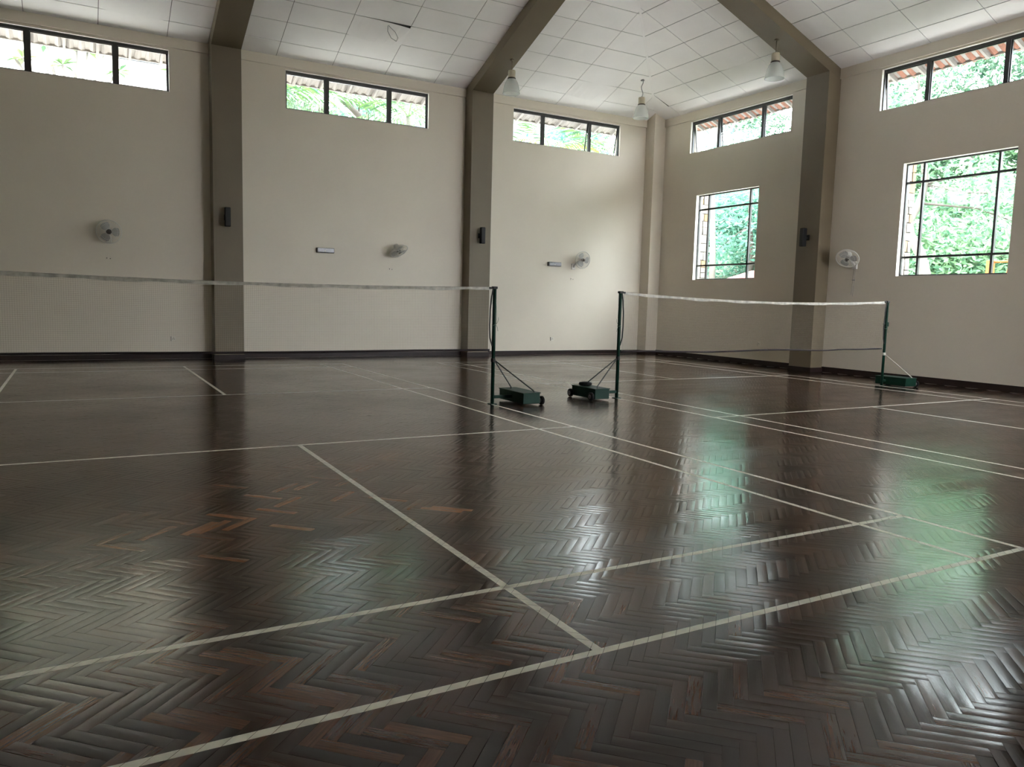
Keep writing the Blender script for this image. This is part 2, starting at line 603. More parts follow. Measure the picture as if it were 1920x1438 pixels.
h = 0.021
court_line(-6.1, 0, -6.70, -6.66, 'white near back boundary line of the near court')
court_line(-6.1, 0, -5.94, -5.90, 'white near long service line of the near court')
court_line(-6.1, 0, -2.0, -1.96, 'white near short service line of the near court')
court_line(-6.1, 0, 1.98, 2.02, 'white far short service line of the near court')
court_line(-6.1, 0, 5.88, 5.92, 'white far long service line of the near court')
court_line(-6.1, 0, 6.62, 6.66, 'white far back boundary line of the near court')
court_line(-3.05 - h, -3.05 + h, -6.66, -2.0, 'white centre line on the near side of the near court')
court_line(-3.06 - h, -3.06 + h, 2.02, 6.66, 'white centre line on the far side of the near court')
court_line(-.04, 0, -6.70, 6.66, 'white outer side line of the near court beside the net post')
court_line(-.50, -.46, -6.70, 6.66, 'white inner side line of the near court')
court_line(-5.74, -5.70, -6.70, 6.66, 'white inner side line at the far edge of the near court')
court_line(2.035, 2.075, -6.6, 6.48, 'white outer side line of the second court beside the cart')
court_line(2.47, 2.51, -6.6, 6.48, 'white inner side line of the second court on the cart side')
court_line(4.945, 4.985, 2.07, 6.48, 'white far centre line of the second court')
court_line(5.06, 5.10, -6.6, -2.02, 'white near centre line of the second court')
court_line(7.54, 7.58, -6.6, 6.48, 'white inner side line of the second court by the window wall')
court_line(8.04, 8.08, -6.6, 6.48, 'white outer side line of the second court by the window wall')
court_line(2.04, 8.08, 2.03, 2.07, 'white far short service line of the second court')
court_line(2.04, 8.08, -2.02, -1.98, 'white near short service line of the second court')
court_line(2.04, 8.08, 6.44, 6.48, 'white far back boundary line of the second court')
court_line(2.04, 8.08, 5.70, 5.74, 'white far long service line of the second court')
court_line(2.04, 8.08, -5.92, -5.88, 'white near long service line of the second court')
court_line(2.04, 8.08, -6.62, -6.58, 'white near back boundary line of the second court')


# ------------------------------------------------------------------ walls with window openings
def wall_cells(lo, hi, z0, z1, holes):
    """rectangles of a wall from lo to hi with rectangular holes (a0,a1,b0,b1)"""
    xs = sorted({lo, hi} | {v for hh in holes for v in hh[:2]})
    out = []
    for a, b_ in zip(xs, xs[1:]):
        mid = (a + b_) / 2
        hs = sorted([hh[2:] for hh in holes if hh[0] < mid < hh[1]])
        z = z0
        for (c, d) in hs:
            if c > z: out.append((a, b_, z, c))
            z = d
        if z < z1: out.append((a, b_, z, z1))
    return out


ZS0, ZS1 = 5.40, 6.22       # high strip windows
ZQ0, ZQ1 = 2.07, 4.28       # square windows
back_strips = [(-6.37, -3.02), (-0.71, 2.64), (4.94, 8.29), (-12.0, -8.65)]
right_strips = [(3.75, 7.10), (-1.85, 1.50), (-7.6, -4.25)]
right_squares = [(4.60, 6.76), (-1.28, 0.87), (-7.1, -4.94)]
daylight_holes = [(4.6, 9.1, .1, 3.0)]  # unseen opening, added and sized to let in daylight

mb = MB()
for a, b_, z0, z1 in wall_cells(XL, XR + TW, -.2, ZC, [(a, b_, ZS0, ZS1) for a, b_ in back_strips]):
    mb.box(a, b_, YB, YB + TW, z0, z1)
wall_back = tag(mb.build('wall_back', M['wall']), 'long cream wall with high strip windows behind the nets', kind='structure')
mb = MB()
for a, b_, z0, z1 in wall_cells(YN, YB, -.2, ZC, [(a, b_, ZS0, ZS1) for a, b_ in right_strips] + [(a, b_, ZQ0, ZQ1) for a, b_ in right_squares]):
    mb.box(XR, XR + TW, a, b_, z0, z1)
wall_right = tag(mb.build('wall_right', M['wall']), 'cream wall with square and strip windows on the tree side', kind='structure')
tag(MB().box(XL - TW, XL, YN, YB + TW, -.2, ZC).build('wall_left', M['wall']), 'cream end wall out of the picture', kind='structure')
mb = MB()
for a, b_, z0, z1 in wall_cells(XL - TW, XR + TW, -.2, ZC, daylight_holes):
    mb.box(a, b_, YN - TW, YN, z0, z1)
tag(mb.build('wall_near', M['wall']), 'cream wall behind the viewer with an unseen opening added for daylight', kind='structure')

# columns
CW = 0.585
back_cols = [(-8.10, -7.52), (-2.275, -1.690), (3.600, 4.170)]
right_cols = [(2.47, 3.06), (-3.40, -2.81), (-9.2, -8.6)]
CZ = ZC + CD * SL - .20
for i, (a, b_) in enumerate(back_cols):
    o = MB().box(a + .002, b_ - .002, YB - CD, YB + .02, 0, CZ + .05).build('column', M['taupe'])
    tag(o, ['taupe square column at the end of the long wall', 'taupe column left of the wall clock-height speaker between first two wall bays',
            'taupe column carrying a black speaker behind the net post'][i], kind='structure')
bpy.data.objects['column.001']['label'] = 'dark taupe column between the leftmost and the middle wall bay'
for i, (a, b_) in enumerate(right_cols):
    o = MB().box(XR - CD, XR + .02, a + .002, b_ - .002, 0, CZ + .05).build('column', M['taupe'])
    tag(o, ['taupe column between the two square windows', 'taupe column past the second square window', 'taupe column near the added daylight opening'][i], kind='structure')
o = MB().box(XR - CD, XR + .02, YB - CD, YB + .02, 0, ZC + CD * SL).build('column', M['wall'])
tag(o, 'cream corner pillar where the two window walls meet', kind='structure')

# ring beam band above the strip windows
n_tr = 0


def band(x0, x1, y0, y1, z0, z1, label):
    global n_tr
    n_tr += 1
    tag(MB().box(x0, x1, y0, y1, z0, z1).build('trim_%d' % n_tr, M['wall']), label, kind='structure')


bl = [XL] + [v for c in back_cols for v in c] + [XR - CD]
for k in range(0, len(bl), 2):
    band(bl[k], bl[k + 1], YB - .035, YB, 6.265, ZC + .012, 'cream band above strip window, back wall bay %d from the far end' % (k // 2 + 1))
rl = [YB - CD] + [v for c in right_cols for v in (c[1], c[0])] + [YN]
for k in range(0, len(rl), 2):
    band(XR - .035, XR, rl[k + 1], rl[k], 6.255, ZC + .012, 'cream band above strip window, window wall bay %d from the corner' % (k // 2 + 1))

# skirting
mb = MB()
BH = 0.10
for k in range(0, len(bl), 2):
    mb.box(bl[k], bl[k + 1], YB - .018, YB, 0, BH)
for a, b_ in back_cols:
    mb.box(a - .018, b_ + .018, YB - CD - .018, YB - CD, 0, BH).box(a - .018, a, YB - CD, YB - .018, 0, BH).box(b_, b_ + .018, YB - CD, YB - .018, 0, BH)
tag(mb.build('baseboard_back', M['skirt']), 'dark maroon skirting along the long wall', kind='structure')
mb = MB()
for k in range(0, len(rl), 2):
    mb.box(XR - .018, XR, rl[k + 1], rl[k], 0, BH + .02)
for a, b_ in right_cols:
    mb.box(XR - CD - .018, XR - CD, a - .018, b_ + .018, 0, BH).box(XR - CD, XR - .018, a - .018, a, 0, BH).box(XR - CD, XR - .018, b_, b_ + .018, 0, BH)
mb.box(XR - CD - .018, XR - CD, YB - CD - .018, YB, 0, BH).box(XR - CD, XR, YB - CD - .018, YB - CD, 0, BH)
tag(mb.build('baseboard_right', M['skirt']), 'dark maroon skirting along the window wall', kind='structure')


# ------------------------------------------------------------------ windows
# local frame of a window: a runs along the wall, n points out of the room, z up
def wall_pt(side, a, n, z):
    return Vector((a, YB + n, z)) if side == 'b' else Vector((XR + n, a, z))


def wbox(mb, side, a0, a1, n0, n1, z0, z1):
    if side == 'b': mb.box(a0, a1, YB + n0, YB + n1, z0, z1)
    else: mb.box(XR + n0, XR + n1, a0, a1, z0, z1)


def strip_window(idx, side, a0, a1, splits, opened, label):
    """splits: mullion centres; opened: hinge angle of each of the three sashes"""
    e = empty('window_%d' % idx, wall_pt(side, (a0 + a1) / 2, 0, ZS0))
    tag(e, label, kind='structure')
    inv = Matrix.Translation(-Vector(e.location))

    def put(mb, name, mat, parent=e, base=inv):
        o = mb.build(name, mat)
        o.parent = parent
        o.data.transform(base)
        return o
    n0, n1 = .06, .12
    mb = MB()
    wbox(mb, side, a0, a1, n0, n1, ZS1 - .060, ZS1)
    wbox(mb, side, a0, a1, n0, n1, ZS0, ZS0 + .022)
    wbox(mb, side, a0, a0 + .030, n0, n1, ZS0 + .022, ZS1 - .06)
    wbox(mb, side, a1 - .030, a1, n0, n1, ZS0 + .022, ZS1 - .06)
    put(mb, 'window_frame', M['frame'])
    mb = MB()
    wbox(mb, side, a0 - .001, a0 + .004, 0, n0, ZS0, ZS1)
    wbox(mb, side, a1 - .004, a1 + .001, 0, n0, ZS0, ZS1)
    wbox(mb, side, a0, a1, 0, n0, ZS1 - .004, ZS1 + .001)
    wbox(mb, side, a0, a1, 0, n0, ZS0 - .001, ZS0 + .004)
    put(mb, 'window_reveal', M['reveal'])
    for s_ in splits:
        mb = MB()
        wbox(mb, side, s_ - .042, s_ + .042, n0 - .004, n1, ZS0 + .022, ZS1 - .06)
        put(mb, 'mullion', M['frame'])
    ed = [a0 + .03] + [v for s_ in splits for v in (s_ - .042, s_ + .042)] + [a1 - .03]
    zt, zb = ZS1 - .06, ZS0 + .022
    for k in range(3):
        p0, p1 = ed[2 * k], ed[2 * k + 1]
        ang = opened[k]
        H = Matrix.Translation(wall_pt(side, 0, .10, zt))
        if side == 'b': H = Matrix.Translation(Vector((0, YB + .10, zt))) @ Matrix.Rotation(ang, 4, 'X') @ Matrix.Translation(-Vector((0, YB + .10, zt)))
        else: H = Matrix.Translation(Vector((XR + .10, 0, zt))) @ Matrix.Rotation(-ang, 4, 'Y') @ Matrix.Translation(-Vector((XR + .10, 0, zt)))
        mb = MB()
        t = .016 if ang == 0 else .022
        for q in ((p0, p0 + t, zb, zt), (p1 - t, p1, zb, zt), (p0 + t, p1 - t, zb, zb + t), (p0 + t, p1 - t, zt - t, zt)):
            wbox(mb, side, q[0], q[1], .085, .115, q[2], q[3])
        s_o = put(mb, 'sash', M['frame'], e, inv @ H)
        mb = MB()
        wbox(mb, side, p0 + t, p1 - t, .098, .102, zb + t, zt - t)
        put(mb, 'pane', M['glass'], s_o, inv @ H)
    return e


strip_window(1, 'b', -6.37, -3.02, [-5.45, -3.98], [0, 0, 0], 'leftmost high strip window, cut off by the picture edge')
strip_window(2, 'b', -.71, 2.64, [.21, 1.68], [0, 0, 0], 'high strip window between the two back wall columns, palms outside')
strip_window(3, 'b', 4.94, 8.29, [5.86, 7.32], [0, .16, .16], 'high strip window left of the corner pillar with tilted sashes')
strip_window(4, 'r', 3.75, 7.10, [4.66, 6.12], [0, .10, .16], 'high strip window above the smaller-looking square window')
strip_window(5, 'r', -1.85, 1.50, [-.92, .54], [0, 0, .12], 'high strip window at the upper right picture corner')
strip_window(8, 'r', -7.6, -4.25, [-6.67, -5.21], [0, 0, 0], 'high strip window out of the picture, window wall')


def square_window(idx, a0, a1, label):
    e = empty('window_%d' % idx, (XR, (a0 + a1) / 2, ZQ0))
    tag(e, label, kind='structure')
    inv = Matrix.Translation(-Vector(e.location))

    def put(mb, name, mat, parent=e):
        o = mb.build(name, mat)
        o.parent = parent
        o.data.transform(inv)
        return o
    n0, n1, t = .10, .15, .032
    va, vb = a0 + .355, a1 - .375          # vertical bars
    za, zb = 2.445, 3.90
    mb = MB()
    for q in ((a0, a0 + t, ZQ0, ZQ1), (a1 - t, a1, ZQ0, ZQ1), (a0 + t, a1 - t, ZQ0, ZQ0 + t), (a0 + t, a1 - t, ZQ1 - t, ZQ1)):
        wbox(mb, 'r', q[0], q[1], n0, n1, q[2], q[3])
    put(mb, 'window_frame', M['frame'])
    mb = MB()
    wbox(mb, 'r', a0 - .001, a0 + .004, 0, n0, ZQ0, ZQ1)
    wbox(mb, 'r', a1 - .004, a1 + .001, 0, n0, ZQ0, ZQ1)
    wbox(mb, 'r', a0, a1, 0, n0, ZQ1 - .004, ZQ1 + .001)
    wbox(mb, 'r', a0, a1, 0, n0, ZQ0 - .001, ZQ0 + .004)
    put(mb, 'window_reveal', M['reveal'])
    for v in (va, vb):
        mb = MB()
        wbox(mb, 'r', v - .021, v + .021, n0 - .004, n1, ZQ0 + t, ZQ1 - t)
        put(mb, 'glazing_bar', M['frame'])
    for v in (za, zb):
        mb = MB()
        wbox(mb, 'r', a0 + t, a1 - t, n0, n1 - .004, v - .021, v + .021)
        put(mb, 'glazing_bar', M['frame'])
    xs, zs = [a0 + t, va, vb, a1 - t], [ZQ0 + t, za, zb, ZQ1 - t]
    for i in range(3):
        for j in range(3):
            mb = MB()
            wbox(mb, 'r', xs[i] + (.021 if i else 0), xs[i + 1] - (.021 if i < 2 else 0), .122, .126, zs[j] + (.021 if j else 0), zs[j + 1] - (.021 if j < 2 else 0))
            put(mb, 'pane', M['glass'])


square_window(6, -1.28, .87, 'large square window with nine panes near the picture edge, pale trunk outside')
square_window(7, 4.60, 6.76, 'square nine-pane window nearer the corner pillar')
square_window(9, -7.1, -4.94, 'square nine-pane window out of the picture')

# ------------------------------------------------------------------ ceiling: dark void slab, boards, beams
RIDGE = (YB - YN) / 2
zr = ZC + SL * RIDGE


def slope_slab(dz, th, name, mat, parent):
    """hipped underside, dz above the board plane"""
    mb = MB()
    o_ = TW
    A, B_, C_, D = (XL - o_, YN - o_), (XR + o_, YN - o_), (XR + o_, YB + o_), (XL - o_, YB + o_)
    yb = (YB + YN) / 2
    r1, r2 = (XL + RIDGE, yb), (XR - RIDGE, yb)
    z0 = ZC - SL * o_ + dz
    z1 = zr + dz
    P = lambda p, z: (p[0], p[1], z)
    for poly in ([P(A, z0), P(B_, z0), P(r2, z1), P(r1, z1)], [P(B_, z0), P(C_, z0), P(r2, z1)], [P(C_, z0), P(D, z0), P(r1, z1), P(r2, z1)], [P(D, z0), P(A, z0), P(r1, z1)]):
        mb.prism(poly, (0, 0, th))
    return mb.build(name, mat, parent)


ceiling = slope_slab(.14, .12, 'ceiling', M['void'], None)
tag(ceiling, 'sloping hipped ceiling of white boards between taupe beams', kind='structure')


def clip_half(poly, a, b_, c):
    """keep a*x + b*y <= c"""
    out = []
    for i in range(len(poly)):
        p, q = poly[i], poly[(i + 1) % len(poly)]
        dp, dq = c - a * p[0] - b_ * p[1], c - a * q[0] - b_ * q[1]
        if dp >= 0: out.append(p)
        if (dp >= 0) != (dq >= 0):
            t = dp / (dp - dq)
            out.append((p[0] + t * (q[0] - p[0]), p[1] + t * (q[1] - p[1])))
    return out


GAP, GS = .0055, .009
sag = {('b', 2, 2): (.055, .05), ('b', 2, 1): (.0, 0), ('b', 6, 1): (.045, .0), ('r', 7, 1): (.035, 0), ('b', 3, 5): (.02, 0), ('b', -3, 1): (.03, 0), ('r', 4, 2): (.012, 0), ('r', 7, 3): (.012, .0), ('b', 6, 2): (.012, 0)}


def board(side, ia, ir, a0, a1, s0, s1):
    """one ceiling board; a along the wall, s slope distance from the wall"""
    p = [(a0 + GAP, s0 + GS), (a1 - GAP, s0 + GS), (a1 - GAP, s1 - GS), (a0 + GAP, s1 - GS)]
    # hip towards the corner: distance from the other wall must exceed s / SEC
    if side == 'b': p = clip_half(p, 1, 1 / SEC, XR - .012)
    else: p = clip_half(p, 1, 1 / SEC, YB - .012)
    if len(p) < 3: return
    e0, e1 = sag.get((side, ia, ir), (0, 0))
    sm, am = (s0 + s1) / 2, (a0 + a1) / 2
    P = []
    for a, s_ in p:
        d = s_ / SEC
        drop = e0 * max(0, (sm - s_) / (s1 - s0) * 2) * (1 - ((a - am) / (a1 - a0)) ** 2) + e1 * max(0, (a - am) / (a1 - a0) * 2) * max(0, (s_ - sm) / (s1 - s0) * 2)
        jz = 0
        P.append((a, YB - d, ZC + SL * d - drop) if side == 'b' else (XR - d, a, ZC + SL * d - drop))
    if e0 or e1:
        # bowed board: split the lower edge so that it can sag in the middle
        P2 = []
        n = 6
        for k in range(n + 1):
            a = a0 + GAP + (a1 - a0 - 2 * GAP) * k / n
            for s_ in (s0 + GS, s1 - GS):
                d = s_ / SEC
                drop = (e0 if s_ < sm else 0) * (1 - ((a - am) / (a1 - a0) * 2) ** 2) + (e1 if s_ > sm else .3 * e1) * (max(0, (a - a0) / (a1 - a0)) ** 2)
                P2.append((a, YB - d, ZC + SL * d - drop) if side == 'b' else (XR - d, a, ZC + SL * d - drop))
        if len(p) == 4:
            mb = MB()
            fs = [(2 * k, 2 * k + 2, 2 * k + 3, 2 * k + 1) for k in range(n)]
            m0 = len(P2)
            V2 = P2 + [(x, y, z + .009) for x, y, z in P2]
            rim = [2 * k for k in range(n + 1)] + [2 * k + 1 for k in range(n, -1, -1)]
            side_f = [(rim[i], rim[(i + 1) % len(rim)], rim[(i + 1) % len(rim)] + m0, rim[i] + m0) for i in range(len(rim))]
            mb.add(V2, fs + [tuple(i + m0 for i in reversed(f)) for f in fs] + side_f)
            o = mb.build('ceiling_board', M['tile'], ceiling)
            return
    MB().prism(P, (0, 0, .009)).build('ceiling_board', M['tile'], ceiling)


rows = [0.0] + [.50 + .61 * k for k in range(0, 9)]
bays_b = [(XL + 5, -8.10 + .58, -4.27), (-7.52, -2.275, -4.27), (-1.69, 3.60, -.91), (4.17, XR, 4.94)]
for bi, (lo, hi, ph) in enumerate(bays_b[1:]):
    k0 = math.floor((lo - ph) / 1.22)
    k1 = math.ceil((hi - ph) / 1.22)
    for k in range(k0, k1):
        a0, a1 = max(lo, ph + 1.22 * k), min(hi, ph + 1.22 * (k + 1))
        if a1 - a0 < .03: continue
        for r in range(len(rows) - 1):
            board('b', {0: -3, 1: 1, 2: 5}[bi] + k, r, a0, a1, rows[r], rows[r + 1])
bays_r = [(3.06, YB, 3.81), (-2.81, 2.47, 1.70), (-8.6, -3.40, 1.70)]
for bi, (lo, hi, ph) in enumerate(bays_r[:2]):
    k0 = math.floor((lo - ph) / 1.22)
    k1 = math.ceil((hi - ph) / 1.22)
    for k in range(k0, k1):
        a0, a1 = max(lo, ph + 1.22 * k), min(hi, ph + 1.22 * (k + 1))
        if a1 - a0 < .03: continue
        for r in range(len(rows) - 1):
            board('r', {0: 4, 1: -2}[bi] + k, r, a0, a1, rows[r], rows[r + 1])
# the rest of the ceiling (out of the picture) as one field of the same board
mb = MB()
smax = rows[-1] / SEC
yb_ = (YB + YN) / 2
zt_ = ZC + SL * smax
A_, B2, C2, D2 = (XL, YN), (XR, YN), (XR, YB), (XL, YB)
r1, r2 = (XL + RIDGE, yb_), (XR - RIDGE, yb_)


def Zc(x, y): return ZC + SL * min(x - XL, XR - x, y - YN, YB - y)


def pl3(*pts): return [(x, y, Zc(x, y)) for x, y in pts]


mb.prism(pl3(A_, B2, r2, r1), (0, 0, .009))
mb.prism(pl3(D2, A_, r1), (0, 0, .009))
mb.prism(pl3((XL, YB), (-7.52, YB), (-7.52, YB - smax), (XL + smax, YB - smax)), (0, 0, .009))
mb.prism(pl3((XL + smax, YB - smax), (XR - smax, YB - smax), r2, r1), (0, 0, .009))
mb.prism(pl3((XR, YN), (XR, -2.81), (XR - smax, -2.81), (XR - smax, YN + smax)), (0, 0, .009))
mb.prism(pl3((XR - smax, YN + smax), (XR - smax, YB - smax), r2), (0, 0, .009))
mb.build('board_field', M['tile'], ceiling)

# hip cover strip
tag(MB().bar((XR - CD, YB - CD, ZC + CD * SL - .004), (XR - RIDGE, YB - RIDGE, zr - .004), .05, .012).build('trim_20', M['tile']), 'white cover strip running up the ceiling hip from the corner', kind='structure')

# sloping beams
BD = .235
for i, (a, b_) in enumerate(back_cols):
    mb = MB()
    d1 = RIDGE
    P = [(a, YB, ZC + .05), (a, YB, ZC - BD + .02), (a, YB - CD, ZC + CD * SL - BD), (a, YB - d1, zr - BD), (a, YB - d1, zr + .1)]
    mb.prism(P, (b_ - a, 0, 0))
    tag(mb.build('beam', M['taupe']), ['taupe sloping ceiling beam out of the picture', 'dark taupe ceiling beam rising from the leftmost column', 'taupe ceiling beam rising from the middle column, one lamp below'][i], kind='structure')
for i, (a, b_) in enumerate(right_cols):
    mb = MB()
    P = [(XR, a, ZC + .05), (XR, a, ZC - BD + .02), (XR - CD, a, ZC + CD * SL - BD), (XR - RIDGE, a, zr - BD), (XR - RIDGE, a, zr + .1)]
    mb.prism(P, (0, b_ - a, 0))
    tag(mb.build('beam', M['taupe']), ['taupe ceiling beam rising from the window wall column, one lamp below', 'taupe ceiling beam past the picture edge', 'taupe ceiling beam near the added daylight opening'][i], kind='structure')


# ------------------------------------------------------------------ net posts on weighted carts
def post(loc, d, y0, y1, c0, c1, label, pale=False, disc=False, wheel_gap=0.0):
    """d: side on which the cart stands (+1 towards +x); cart spans y0..y1 and c0..c1 away from the pole"""
    e = empty('net_post', loc)
    tag(e, label, 'net post', 'wheeled badminton net posts')
    H = 1.55
    MB().lathe([(.0245, 0), (.0245, H - .004), (.021, H)], 16).build('pole', M['green'], e, True)
    MB().cbox(-.05, .05, -.045, .045, .0, .008, .002).build('foot_plate', M['green'], e)
    MB().cbox(-.036 * 1 if d > 0 else -.03, .03 if d > 0 else .036, -.03, .03, H - .028, H + .004, .004).build('pole_cap', M['strap'], e)
    MB().cbox(*(sorted((-d * .028, -d * .085))), -.012, .012, H - .030, H - .004, .003).build('net_hook', M['strap'], e)
    x0, x1 = sorted((d * c0, d * c1))
    b = MB()
    b.cbox(x0, x1, y0, y1, .022, .165, .006)
    base = b.build('base_box', M['green'], e)
    MB().cbox(x0 - .008, x1 + .008, y0 - .008, y1 + .008, .160, .172, .003).build('lid', M['green'], base)
    MB().cbox(*(sorted((d * .02, d * (c0 + .02)))), -.022, .022, .075, .115, .004).build('link_bar', M['green'], e)
    xo = d * (c1 + .004)
    for yy in (y0 + .035, y1 - .035):
        wm = Matrix.Translation((xo + d * .040, yy, .06)) @ Matrix.Rotation(math.pi / 2, 4, 'Y')
        wh = MB().lathe([(.030, -.022), (.050, -.022), (.059, -.014), (.060, 0), (.059, .014), (.050, .022), (.030, .022)], 24, wm).build('wheel', M['rubber'], e, True)
        MB().lathe([(.010, -.026), (.032, -.0235), (.032, .0235), (.010, .026)], 18, wm).build('hub', M['hub'], wh, True)
    MB().tube([(xo - d * .06, y0 + .035, .06), (xo + d * .06, y0 + .035, .06)], .009).build('axle', M['rod'], e)
    MB().tube([(xo - d * .06, y1 - .035, .06), (xo + d * .06, y1 - .035, .06)], .009).build('axle', M['rod'], e)
    zt = .585
    for yy, cc in ((y0 + .04, c0 + .75 * (c1 - c0)), (y1 - .12, c0 + .45 * (c1 - c0))):
        pts = [(d * .018, 0, zt), (d * (cc - .012), yy - (.02 if yy > 0 else -.02), .195), (d * cc, yy, .168)]
        if pale and yy > 0: continue
        MB().tube(pts, .0085, 8).build('brace', M['palerod'] if pale else M['rod'], e, True)
    MB().lathe([(.029, zt - .025), (.031, zt - .02), (.031, zt + .02), (.029, zt + .025)], 16).build('clamp', M['strap'] if not pale else M['palerod'], e, True)
    # black strap looped down the net side
    pts = [(-d * .028, -.004, 1.52), (-d * .045, -.004, 1.42), (-d * .062, -.004, 1.25), (-d * .066, -.004, 1.05), (-d * .058, -.004, .88), (-d * .022, -.004, .77)]
    MB().tube(pts, .010, 6).build('tie_strap', M['strap'], e, True)
    # string knotted round the pole
    k = MB()
    k.tube([(d * .026, 0, 1.34), (d * .034, -.004, 1.18), (d * .028, -.006, 1.06)], .0022, 5)
    k.tube([(d * .026, -.01, 1.06), (d * .046, -.014, 1.09), (d * .060, -.012, 1.12), (d * .058, -.012, 1.15)], .0025, 5)
    k.tube([(d * .026, -.01, 1.05), (d * .042, -.016, 1.02), (d * .052, -.014, .97)], .0025, 5)
    k.tube([(.0265 * math.cos(t), .0265 * math.sin(t), 1.05 + .004 * math.sin(3 * t)) for t in [i * math.pi / 8 for i in range(16)]], .004, 5, closed=True)
    k.build('tied_string', M['string'], e, True)
    return e


P1 = post((.0, 0, 0), 1, -.32, .34, .29, .55, 'green net post of the near court with its cart and wheel facing the viewer')
P2 = post((2.055, 0, 0), -1, -.19, .40, .27, .52, 'green net post of the second court, cart carrying a black disc')
P3 = post((8.13, 0, 0), 1, -.42, .20, .085, .39, 'green net post by the window wall with one pale diagonal brace', pale=True)
MB().cbox(.024, .055, -.02, .02, 1.09, 1.17, .004).build('cleat', M['green'], P3)
MB().tube([(-.10, 0, 1.135), (.03, 0, 1.135)], .005, 6).build('hook_pin', M['rod'], P3)
P4 = post((-6.1, 0, 0), -1, -.32, .34, .29, .55, 'green net post beyond the left picture edge')
dm = Matrix.Translation((2.055 - .43, .20, .172)) @ Matrix.Rotation(.0, 4, 'X')
o = MB().lathe([(.055, 0), (.09, .012), (.098, .03), (.09, .048), (.05, .058), (.02, .06)], 24).build('rubber_disc', M['rubber'], None, True)
o.location = (2.055 - .42, .20, .1735)
tag(o, 'flat black round disc lying on the cart of the second court', 'disc')


# ------------------------------------------------------------------ nets
def net(x0, x1, ztop, zbot, label, seed):
    rg = random.Random(seed)
    e = empty('badminton_net', ((x0 + x1) / 2, 0, 0))
    tag(e, label, 'net', 'badminton nets')
    ox = (x0 + x1) / 2
    NX = 60
    X = [x0 + (x1 - x0) * i / NX for i in range(NX + 1)]
    top = [ztop((x - x0) / (x1 - x0)) for x in X]
    bot = [zbot((x - x0) / (x1 - x0)) for x in X]
    wob = [.006 * math.sin(3.1 * x + seed) + .003 * math.sin(11 * x) for x in X]
    # tape folded over the cord: front and back leaf, rounded crest
    mb = MB()
    tape_h = [.040 + .005 * math.sin(7.0 * x + seed) + rg.uniform(-.003, .003) for x in X]
    sec = lambda i: [(X[i] - ox, wob[i] - .006, top[i] - tape_h[i]), (X[i] - ox, wob[i] - .006, top[i] - .006), (X[i] - ox, wob[i], top[i]),
                     (X[i] - ox, wob[i] + .006, top[i] - .006), (X[i] - ox, wob[i] + .006, top[i] - tape_h[i])]
    vs_ = [p for i in range(NX + 1) for p in sec(i)]
    fs_ = [(i * 5 + k, i * 5 + k + 1, i * 5 + 6 + k, i * 5 + 5 + k) for i in range(NX) for k in range(4)]
    mb.add(vs_, fs_)
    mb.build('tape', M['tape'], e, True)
    # twine
    nz_, nx_ = 38, int((x1 - x0) / .021)

    def zat(x, s_):
        t = (x - x0) / (x1 - x0) * NX
        i = min(NX - 1, max(0, int(t)))
        f = t - i
        a = top[i] + (top[i + 1] - top[i]) * f - .03
        b_ = bot[i] + (bot[i + 1] - bot[i]) * f
        return a + (b_ - a) * s_, wob[i] + (wob[i + 1] - wob[i]) * f
    mb = MB()
    r = .0009
    for k in range(1, nz_):
        pts = []
        for i in range(0, NX + 1, 2):
            z, y = zat(X[i], k / nz_)
            pts.append((X[i] - ox, y * (1 - .5 * k / nz_), z))
        mb.tube(pts, r, 3, caps=False)
    for k in range(nx_ + 1):
        x = x0 + (x1 - x0) * k / nx_
        pts = []
        for s_ in (0, .5, 1):
            z, y = zat(x, s_)
            pts.append((x - ox, y * (1 - .5 * s_), z))
        mb.tube(pts, r, 3, caps=False)
    o = mb.build('net_twine', M['thread'], e, fix=False)
    tag(o, kind='stuff')
    MB().tube([(X[i] - ox, wob[i] * .5, bot[i]) for i in range(NX + 1)], .013, 6).build('bottom_cord', M['cord'], e, True)
    for xe in (x0, x1):
        zt, _ = zat(xe, 0)
        zb, _ = zat(xe, 1)
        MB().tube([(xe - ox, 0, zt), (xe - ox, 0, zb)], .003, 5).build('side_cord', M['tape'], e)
    return e


net(-6.02, -.06, lambda t: 1.548 - .045 * 4 * t * (1 - t), lambda t: .718 + .004 * math.sin(9 * t), 'net of the near court, stretched across the left half of the picture', 1)
net(2.12, 8.06, lambda t: 1.543 - .07 * 4 * t * (1 - t), lambda t: .672 + .012 * math.sin(13 * t + 1) + .016 * math.exp(-((t - .82) / .06) ** 2), 'net of the second court hanging before the corner, dark wavy bottom cord', 2)


